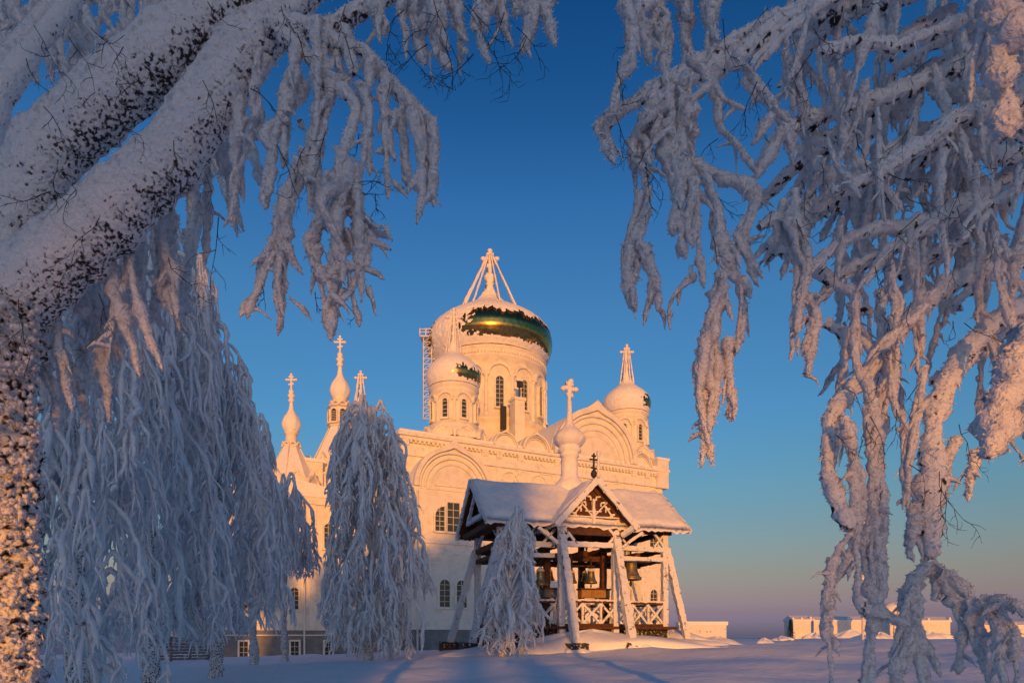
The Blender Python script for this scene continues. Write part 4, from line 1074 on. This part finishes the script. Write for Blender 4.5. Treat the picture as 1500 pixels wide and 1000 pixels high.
RT = empty('birch_tree', (5.3, 4.6, float(gz(5.3, 4.6))), 0, 'nearby birch whose heavily frosted boughs hang in from the right', 'tree')
def place(o, root=RT):      # meshes are made in world space; hang them under the tree's foot
    o.location = -Vector(root.location); return o
trk = Frost(101)
trk.strand([(5.3, 4.6, -.3), (5.28, 4.6, 1.2), (5.2, 4.55, 3.0), (5.05, 4.5, 5.0), (4.8, 4.4, 7.5), (4.6, 4.3, 9.5)], [.24, .22, .19, .16, .11, .04], 14, step=.05, lump=.07, needles=.5, nlen=.12)
place(trk.build('trunk', M['trunkbark'], RT))
FINE = dict(step=.023, lump=.26, needles=4.6, nlen=.50, wob=.26)
boughs = [   # main boughs: pixel path with width, distance at start and end
 ([(1620, -150, 60), (1500, -60, 48), (1380, -30, 40), (1280, -10, 38), (1200, 7, 36), (1154, 21, 34), (1126, 31, 34), (1084, 66, 32), (1056, 84, 30), (1014, 100, 26), (975, 119, 22), (944, 136, 18), (912, 157, 14), (881, 178, 12), (870, 182, 12), (884, 203, 11), (897, 233, 9)], 4.4, 3.6),
 ([(1700, 60, 50), (1560, 120, 36), (1500, 140, 30), (1440, 161, 28), (1398, 168, 26), (1370, 203, 26), (1318, 238, 24), (1258, 270, 20), (1215, 285, 14)], 4.5, 3.9),
 ([(1700, 160, 40), (1550, 250, 28), (1465, 235, 24), (1412, 214, 20), (1377, 210, 18), (1345, 224, 14)], 4.5, 4.2),
 ([(1640, -60, 36), (1500, -10, 26), (1412, 28, 22), (1353, 56, 20), (1300, 67, 18), (1250, 60, 14), (1205, 80, 12)], 4.5, 4.0),
 ([(1720, 300, 50), (1600, 380, 36), (1500, 442, 28), (1456, 470, 28), (1420, 518, 28), (1388, 582, 28), (1368, 646, 30), (1360, 710, 34), (1362, 770, 34), (1358, 826, 26)], 4.5, 3.9),
 ([(1700, 290, 40), (1560, 370, 26), (1492, 382, 22), (1440, 394, 24), (1384, 422, 24), (1332, 474, 24), (1280, 530, 22), (1260, 562, 20), (1228, 582, 20), (1212, 622, 20), (1208, 670, 22), (1216, 710, 24), (1232, 750, 26), (1247, 781, 20)], 4.5, 3.7),
 ([(1700, -200, 40), (1420, -120, 34), (1200, -90, 30), (1080, -55, 26), (1010, -25, 22), (960, 5, 20), (930, 20, 14), (915, 40, 10)], 4.4, 3.8),
 ([(1660, 200, 34), (1500, 250, 22), (1420, 300, 22), (1350, 330, 22), (1290, 330, 20), (1240, 350, 18), (1205, 380, 16), (1175, 415, 14)], 4.6, 4.0),
 ([(1660, 30, 34), (1480, 60, 24), (1360, 120, 24), (1270, 150, 22), (1200, 170, 22), (1150, 190, 18), (1119, 231, 16), (1105, 255, 12)], 4.6, 4.0),
]
hang = [   # frosted sprays hanging from them
 ([(912, 7, 20), (930, 38, 16), (923, 70, 14), (926, 87, 14), (905, 115, 12), (898, 150, 12), (884, 175, 9)], 3.7, 3.6),
 ([(930, -10, 34), (940, 25, 34), (945, 60, 24), (955, 90, 12)], 3.9, 3.9),
 ([(965, -10, 40), (970, 40, 34), (975, 75, 26), (980, 105, 12)], 4.0, 4.0),
 ([(1000, -10, 40), (1005, 40, 34), (1015, 70, 24), (1012, 98, 12)], 4.0, 4.0),
 ([(1035, -15, 36), (1045, 30, 30), (1040, 60, 22), (1052, 82, 14)], 3.9, 3.9),
 ([(975, 119, 50), (960, 150, 70), (950, 182, 72), (940, 224, 56), (945, 262, 40), (947, 290, 30)], 3.7, 3.65),
 ([(1010, 105, 40), (1005, 150, 62), (1000, 190, 58), (1010, 230, 46), (1022, 262, 34)], 3.7, 3.7),
 ([(985, 120, 40), (980, 180, 50), (985, 230, 40), (1000, 262, 26), (992, 308, 22), (996, 336, 18), (992, 360, 17), (998, 390, 16)], 3.65, 3.6),
 ([(947, 273, 34), (944, 308, 34), (936, 336, 38), (926, 362, 40), (926, 404, 46), (932, 440, 40), (940, 462, 18)], 3.65, 3.6),
 ([(940, 360, 20), (955, 400, 22), (960, 440, 22), (958, 458, 14)], 3.6, 3.6),
 ([(932, 352, 12), (914, 358, 10), (906, 357, 8)], 3.6, 3.6),
 ([(1042, 112, 14), (1049, 150, 14), (1056, 182, 15), (1077, 206, 14), (1091, 231, 14), (1101, 252, 12)], 3.75, 3.75),
 ([(1035, 115, 14), (1056, 140, 13), (1078, 152, 12), (1098, 159, 8)], 3.75, 3.7),
 ([(1077, 75, 28), (1092, 110, 28), (1110, 135, 28), (1130, 158, 28), (1150, 178, 26), (1157, 212, 22), (1155, 250, 20)], 3.85, 3.9),
 ([(1126, 172, 14), (1114, 195, 13), (1101, 214, 9)], 3.85, 3.8),
 ([(1150, 190, 22), (1130, 215, 22), (1112, 240, 20), (1100, 258, 16)], 3.9, 3.85),
 ([(1015, 232, 26), (1045, 250, 26), (1070, 259, 26), (1100, 272, 24), (1119, 283, 22), (1108, 300, 22), (1096, 318, 22), (1086, 340, 20), (1096, 372, 20), (1108, 395, 18), (1114, 406, 12)], 3.7, 3.65),
 ([(1028, 245, 26), (1042, 280, 30), (1049, 315, 34), (1054, 348, 34), (1066, 380, 28), (1086, 420, 24), (1094, 460, 22), (1078, 500, 24), (1064, 548, 22)], 3.7, 3.6),
 ([(1015, 262, 30), (1018, 300, 28), (1022, 340, 24), (1024, 380, 24), (1030, 420, 16)], 3.65, 3.6),
 ([(1055, 400, 16), (1050, 430, 34), (1040, 468, 46), (1040, 524, 50), (1036, 580, 40), (1032, 632, 36), (1036, 660, 22), (1038, 682, 14)], 3.6, 3.55),
 ([(1062, 500, 30), (1066, 545, 34), (1070, 580, 34), (1064, 612, 22)], 3.6, 3.6),
 ([(1016, 404, 11), (998, 420, 11), (986, 442, 11), (980, 466, 8)], 3.65, 3.6),
 ([(1112, 334, 9), (1134, 318, 14), (1160, 300, 18)], 3.8, 3.9),
 ([(1165, 280, 36), (1160, 330, 40), (1168, 380, 32), (1172, 412, 26), (1165, 448, 18), (1166, 490, 16), (1166, 526, 10)], 3.9, 3.85),
 ([(1172, 416, 20), (1190, 440, 22), (1196, 480, 26), (1186, 520, 24), (1180, 546, 14)], 3.9, 3.85),
 # down the lower right
 ([(1247, 781, 18), (1228, 800, 18), (1217, 830, 20), (1212, 864, 22), (1212, 910, 26), (1215, 960, 32), (1220, 1030, 34)], 3.7, 3.6),
 ([(1236, 610, 16), (1246, 660, 26), (1256, 705, 36), (1262, 760, 38), (1250, 810, 36), (1248, 850, 34), (1256, 888, 34), (1264, 905, 22)], 3.75, 3.7),
 ([(1270, 555, 16), (1282, 620, 24), (1286, 690, 30), (1280, 760, 34), (1286, 820, 34), (1290, 870, 44), (1276, 920, 32), (1270, 970, 32), (1268, 1030, 30)], 3.8, 3.7),
 ([(1262, 890, 24), (1290, 896, 18), (1312, 905, 16), (1330, 915, 14)], 3.7, 3.7),
 ([(1358, 826, 36), (1340, 850, 34), (1328, 880, 26), (1332, 920, 30), (1318, 958, 34), (1312, 1030, 40)], 3.9, 3.7),
 ([(1342, 880, 16), (1344, 920, 18), (1348, 970, 22), (1356, 1030, 22)], 3.85, 3.7),
 ([(1350, 930, 10), (1368, 965, 14), (1374, 985, 10)], 3.85, 3.8),
 ([(1362, 822, 36), (1396, 857, 30), (1424, 892, 36), (1434, 930, 36), (1440, 960, 36), (1456, 1030, 36)], 3.9, 3.7),
 ([(1368, 830, 36), (1372, 860, 26), (1368, 884, 14)], 3.9, 3.9),
 ([(1375, 850, 14), (1392, 880, 18), (1410, 913, 20), (1410, 950, 20), (1405, 984, 14)], 3.9, 3.8),
 ([(1425, 890, 22), (1445, 880, 22), (1466, 874, 22), (1485, 884, 22), (1510, 905, 22)], 3.8, 3.5),
 ([(1445, 880, 18), (1455, 920, 22), (1468, 960, 24), (1480, 1030, 26)], 3.75, 3.5),
 ([(1462, 885, 16), (1478, 930, 30), (1490, 970, 34), (1500, 1030, 34)], 3.7, 3.45),
 ([(1340, 740, 40), (1336, 790, 34), (1326, 818, 20)], 3.95, 3.9),
 ([(1430, 660, 22), (1424, 690, 18), (1418, 735, 9)], 4.2, 4.2),
 ([(1400, 640, 26), (1386, 690, 20), (1384, 715, 12)], 4.1, 4.1),
]
for i, (pts, d0, d1) in enumerate(boughs):
    P_, r_ = path(pts, d0, d1); fz = Frost(200 + i)
    fz.strand(P_, r_, 9, step=.02, lump=.16, needles=1.2, nlen=.30, wob=.12)
    fz.bundle(P_[2:], np.array(r_[2:]) * .8, .024, 6, fingers=.8, **FINE)
    place(fz.build('bough', M['frostbark'], RT, M['frost']))
for i, (pts, d0, d1) in enumerate(hang):
    P_, r_ = path(pts, d0, d1); fz = Frost(300 + i)
    fz.bundle(P_, np.array(r_), .027, 6, fingers=1.0, **FINE)
    place(fz.build('frosted_spray', M['frost'], RT))
# the thicket of hanging twigs on the far right, reaching down to a ragged lower edge
g = np.random.default_rng(77)
low_x = [1130, 1165, 1200, 1215, 1240, 1290, 1310, 1345, 1380, 1400, 1440, 1470, 1500, 1560]
low_y = [330, 420, 540, 600, 700, 745, 690, 760, 745, 690, 700, 680, 640, 640]
n_th = 0
while n_th < 118:
    x = g.uniform(1150, 1540); y0 = g.uniform(-90, 560) if x > 1230 else g.uniform(-90, 300)
    lo = np.interp(x, low_x, low_y); L = g.uniform(70, 250)
    if y0 + 40 > lo: continue
    y1 = min(y0 + L, lo + g.uniform(-40, 25)); d = g.uniform(3.9, 5.6); sl = g.normal(0, 26)
    w = g.uniform(9, 24) * 4.4 / d
    pts = [(x - sl * .3, y0, w * .7), (x, y0 + (y1 - y0) * .35, w), (x + sl * .6, y0 + (y1 - y0) * .7, w * 1.05), (x + sl, y1, w * .55)]
    P_, r_ = path(pts, d, d + g.normal(0, .15)); fz = Frost(500 + n_th)
    fz.bundle(P_, r_, .021, 5, fingers=.9, **dict(FINE, step=.028, needles=4.0))
    place(fz.build('frosted_spray', M['frost'], RT)); n_th += 1
# crossing boughlets that carry them
for i in range(30):
    x = g.uniform(1180, 1500); y = g.uniform(-40, 520); L = g.uniform(70, 190); d = g.uniform(4.0, 5.4); sg = g.choice([-1, 1], p=[.75, .25])
    w = g.uniform(12, 20)
    P_, r_ = path([(x + sg * -L * .5, y - L * .28, w), (x, y, w), (x + sg * L * .35, y + L * .25, w * .85), (x + sg * L * .6, y + L * .55, w * .55)], d + .15, d)
    fz = Frost(700 + i); fz.strand(P_, r_, 7, step=.02, lump=.2, needles=1.2, nlen=.4, wob=.5); fz.bundle(P_, np.array(r_), .022, 5, fingers=.9, **dict(FINE, step=.028, needles=4.0))
    place(fz.build('boughlet', M['frostbark'], RT, M['frost']))
# dark bare twigs
for i in range(95):
    x = g.uniform(900, 1490); y = g.uniform(0, 700)
    if x < 1150 and y > 330: continue
    if x > 1150 and y > np.interp(x, low_x, low_y): continue
    d = g.uniform(3.45, 4.0)
    place(twig_part(RT, g, P(x, y, d), g.uniform(.10, .30), g.uniform(-2.4, -.6), 2))
for px, py, ang, ln in ((1044, 345, -1.5, .2), (1130, 115, -2.3, .18), (1380, 700, -1.55, .26), (1376, 690, -1.6, .3), (1385, 720, -1.4, .2), (905, 90, -1.8, .22), (944, 245, -1.3, .2)):
    place(twig_part(RT, g, P(px, py, 3.5), ln, ang, 2))
# two boughs much closer to the lens
fz = Frost(801)
P_, r_ = path([(1470, -160, 74), (1462, -60, 80), (1460, 20, 84), (1468, 90, 76), (1478, 140, 66), (1484, 172, 40)], 2.0, 1.9)
fz.bundle(P_, r_, .040, 8, fingers=.8, **dict(FINE, step=.016, needles=5, nlen=.28)); place(fz.build('frosted_spray', M['frost'], RT))
fz = Frost(803)
P_, r_ = path([(1640, 380, 40), (1560, 470, 60), (1515, 520, 70), (1488, 570, 74), (1470, 620, 66), (1458, 664, 34)], 1.95, 1.75)
fz.bundle(P_, r_, .040, 8, fingers=.8, **dict(FINE, step=.016, needles=5, nlen=.28)); place(fz.build('frosted_spray', M['frost'], RT))

# ---------------------------------------------------------------- leaning birch on the left
LT = empty('leaning_birch', (-2.75, 3.7, float(gz(-2.75, 3.7))), 0, 'old birch with thickly rimed leaning trunk and snow-laden limbs', 'tree')
pl_ = lambda o: place(o, LT)
trk = Frost(901)
P_, r_ = path([(8, 1180, 120), (6, 1000, 100), (2, 900, 96), (6, 760, 96), (4, 640, 98), (0, 540, 100), (2, 470, 104), (14, 430, 100)], 3.7, 3.7)
trk.strand(P_, np.array(r_), 26, step=.022, lump=.10, needles=2.2, nlen=.16, wob=.03, tip=False)
pl_(trk.build('trunk', M['trunkbark'], LT))
# lumps of rime standing out from the trunk
fz = Frost(903); g2 = np.random.default_rng(5)
for i in range(650):
    y = g2.uniform(440, 1010); x = 4 + 50 * math.sin(g2.uniform(-1.5, 1.6)); 
    c = np.array(P(x, y, 3.7 - .19 * math.sqrt(max(0, 1 - ((x - 4) / 52) ** 2))))
    d_ = np.array([(x - 4) / 52, -.7, g2.normal(0, .4)]); d_ /= np.linalg.norm(d_); ln = g2.uniform(.02, .05)
    fz.strand([c - d_ * .01, c + d_ * ln * .6, c + d_ * ln], [.009, .012 * g2.uniform(.6, 1.5), .005], 5, step=.009, lump=.3, needles=2.5, nlen=.7)
pl_(fz.build('rime_crust', M['frost'], LT)); 
limbs = [
 ([(14, 440, 100), (60, 405, 95), (130, 350, 86), (190, 292, 80), (255, 232, 76), (310, 150, 72), (355, 85, 68), (410, 22, 62), (470, -60, 56), (560, -160, 46)], 3.7, 3.5, True),
 ([(0, 430, 90), (15, 335, 84), (72, 228, 84), (150, 160, 82), (212, 106, 78), (276, 52, 74), (345, 5, 66), (420, -40, 58), (520, -110, 46)], 3.75, 3.45, False),
 ([(5, 440, 60), (-30, 340, 60), (-30, 240, 50), (0, 140, 36), (50, 70, 28), (100, 10, 24), (150, -60, 20)], 3.8, 4.3, False),
 ([(395, 40, 30), (440, 42, 26), (485, 40, 24), (530, 14, 22), (580, -10, 20), (660, -30, 18), (740, -25, 16), (800, -12, 12)], 3.5, 3.35, False),
 ([(405, 30, 26), (450, 40, 24), (480, 60, 22), (535, 75, 20), (565, 115, 20), (600, 150, 20), (630, 180, 18), (640, 225, 12)], 3.5, 3.3, False),
 ([(400, 40, 22), (440, 70, 20), (470, 100, 18), (500, 130, 16), (525, 155, 16), (512, 200, 16), (498, 235, 14)], 3.5, 3.3, False),
 ([(420, 20, 22), (500, -30, 20), (600, -60, 20), (700, -50, 18), (780, -30, 14)], 3.5, 3.5, False),
]
for i, (pts, d0, d1, dark) in enumerate(limbs):
    P_, r_ = path(pts, d0, d1); fz = Frost(920 + i)
    fz.strand(P_, r_, 18 if r_[0] > .1 else 9, step=.024, lump=.045 if r_[0] > .1 else .14, needles=18.0 if r_[0] > .1 else 5.0, nlen=.10 if r_[0] > .1 else .36, wob=.02)
    o = pl_(fz.build('limb', M['limbbark'], LT, M['frost']))
    if r_[0] > .08:      # snow lying along the upper side
        sp = [q + Vector((-.042, -.02, .062)) for q in P_]; sn = Frost(940 + i)
        sn.strand(sp, np.array(r_) * .80, 16, step=.03, lump=.04, needles=20, nlen=.11, wob=.015)
        sn2 = sn.build('limb_snow', M['frost'], o)
lhang = [
 ([(600, 150, 26), (612, 190, 34), (616, 240, 36), (612, 285, 40), (604, 324, 18)], 3.3, 3.3),
 ([(632, 180, 16), (638, 225, 18), (632, 270, 20), (634, 300, 12)], 3.3, 3.3),
 ([(565, 118, 28), (566, 170, 34), (565, 220, 34), (568, 270, 28), (566, 294, 14)], 3.35, 3.35),
 ([(545, 90, 24), (538, 150, 26), (536, 210, 24), (535, 264, 12)], 3.35, 3.35),
 ([(590, 140, 24), (588, 190, 26), (590, 240, 24), (596, 270, 14)], 3.35, 3.4),
 ([(497, 232, 40), (500, 270, 62), (497, 320, 72), (494, 370, 62), (492, 420, 54), (490, 485, 26)], 3.3, 3.25),
 ([(488, 255, 20), (470, 300, 26), (460, 350, 24), (466, 410, 18), (480, 462, 12)], 3.3, 3.3),
 ([(505, 270, 20), (525, 318, 16), (550, 330, 14), (574, 342, 9)], 3.3, 3.3),
 ([(515, 300, 18), (538, 345, 14), (574, 362, 10)], 3.3, 3.3),
 ([(520, 300, 24), (534, 350, 22), (536, 395, 16), (538, 434, 10)], 3.3, 3.3),
 ([(512, 400, 18), (518, 440, 18), (522, 478, 12)], 3.3, 3.3),
 ([(472, 50, 34), (472, 100, 42), (468, 160, 44), (456, 220, 38), (456, 270, 26), (454, 302, 12)], 3.4, 3.4),
 ([(440, 55, 34), (434, 110, 40), (428, 165, 44), (405, 220, 40), (392, 265, 30), (386, 306, 16)], 3.45, 3.4),
 ([(450, 225, 20), (434, 260, 26), (412, 300, 36), (404, 350, 44), (404, 400, 50), (410, 440, 30), (414, 466, 14)], 3.4, 3.4),
 ([(402, 350, 28), (385, 400, 30), (368, 440, 26), (356, 472, 14)], 3.4, 3.4),
 ([(412, 350, 16), (424, 382, 14), (433, 404, 9)], 3.4, 3.4),
 ([(480, 40, 30), (490, 85, 30), (505, 120, 22), (520, 100, 14)], 3.45, 3.4),
 ([(505, 45, 26), (515, 80, 30), (518, 105, 20)], 3.45, 3.4),
 ([(560, -10, 30), (558, 30, 30), (562, 66, 18)], 3.4, 3.4),
 ([(590, -15, 24), (590, 20, 22), (592, 54, 12)], 3.4, 3.4),
 ([(625, -20, 40), (632, 30, 48), (645, 75, 44), (662, 102, 18)], 3.4, 3.35),
 ([(610, -10, 26), (612, 30, 26), (622, 80, 22), (630, 95, 14)], 3.45, 3.4),
 ([(660, -30, 40), (672, 20, 40), (680, 55, 26), (684, 78, 14)], 3.4, 3.4),
 ([(705, -25, 34), (708, 25, 38), (711, 70, 32), (712, 97, 14)], 3.35, 3.35),
 ([(735, -20, 26), (738, 25, 26), (742, 66, 14)], 3.4, 3.4),
 ([(785, -15, 26), (780, 25, 28), (770, 55, 24), (764, 82, 12)], 3.35, 3.35),
 ([(795, -10, 20), (803, 35, 22), (812, 70, 14)], 3.35, 3.35),
 ([(760, -20, 20), (756, 10, 18), (752, 36, 10)], 3.4, 3.4),
 ([(380, 70, 30), (372, 140, 30), (362, 200, 30), (352, 250, 16)], 3.5, 3.55),
 ([(350, 130, 26), (350, 200, 28), (346, 260, 30), (338, 330, 18)], 3.55, 3.6),
]
for i, (pts, d0, d1) in enumerate(lhang):
    P_, r_ = path(pts, d0, d1); fz = Frost(1000 + i)
    fz.bundle(P_, np.array(r_), .026, 6, fingers=1.0, **FINE)
    pl_(fz.build('frosted_spray', M['frost'], LT))
# sprays under and above the limbs
g = np.random.default_rng(91)
for i in range(128):
    if i < 54:       # hanging below the big limb, x 50..360
        x = g.uniform(55, 365); y0 = np.interp(x, [40, 130, 190, 255, 310, 365], [430, 380, 330, 260, 190, 110]) + g.uniform(-10, 60); L = g.uniform(70, 210); d = g.uniform(3.7, 5.2)
    else:            # the tangle above it, top left corner
        x = g.uniform(-10, 330); y0 = g.uniform(-70, 60); lim_y = np.interp(x, [0, 100, 200, 300], [200, 150, 90, 40]); L = min(g.uniform(50, 140), max(25, lim_y - y0)); d = g.uniform(4.6, 6.4)
    sl = g.normal(0, 22); w = g.uniform(12, 26) * 4.2 / d
    P_, r_ = path([(x - sl * .3, y0, w * .7), (x, y0 + L * .35, w), (x + sl * .6, y0 + L * .7, w), (x + sl, y0 + L, w * .5)], d, d)
    fz = Frost(1100 + i); fz.bundle(P_, r_, .028, 6, fingers=.6, **dict(FINE, step=.028, needles=4.0))
    pl_(fz.build('frosted_spray', M['frost'], LT))
for i in range(60):
    x = g.uniform(20, 780); y = g.uniform(0, 480) if x < 560 else g.uniform(0, 90)
    if x > 380 and x < 560 and y > 440: continue
    pl_(twig_part(LT, g, P(x, y, g.uniform(3.1, 3.4)), g.uniform(.10, .28), g.uniform(-2.5, -.6), 2))
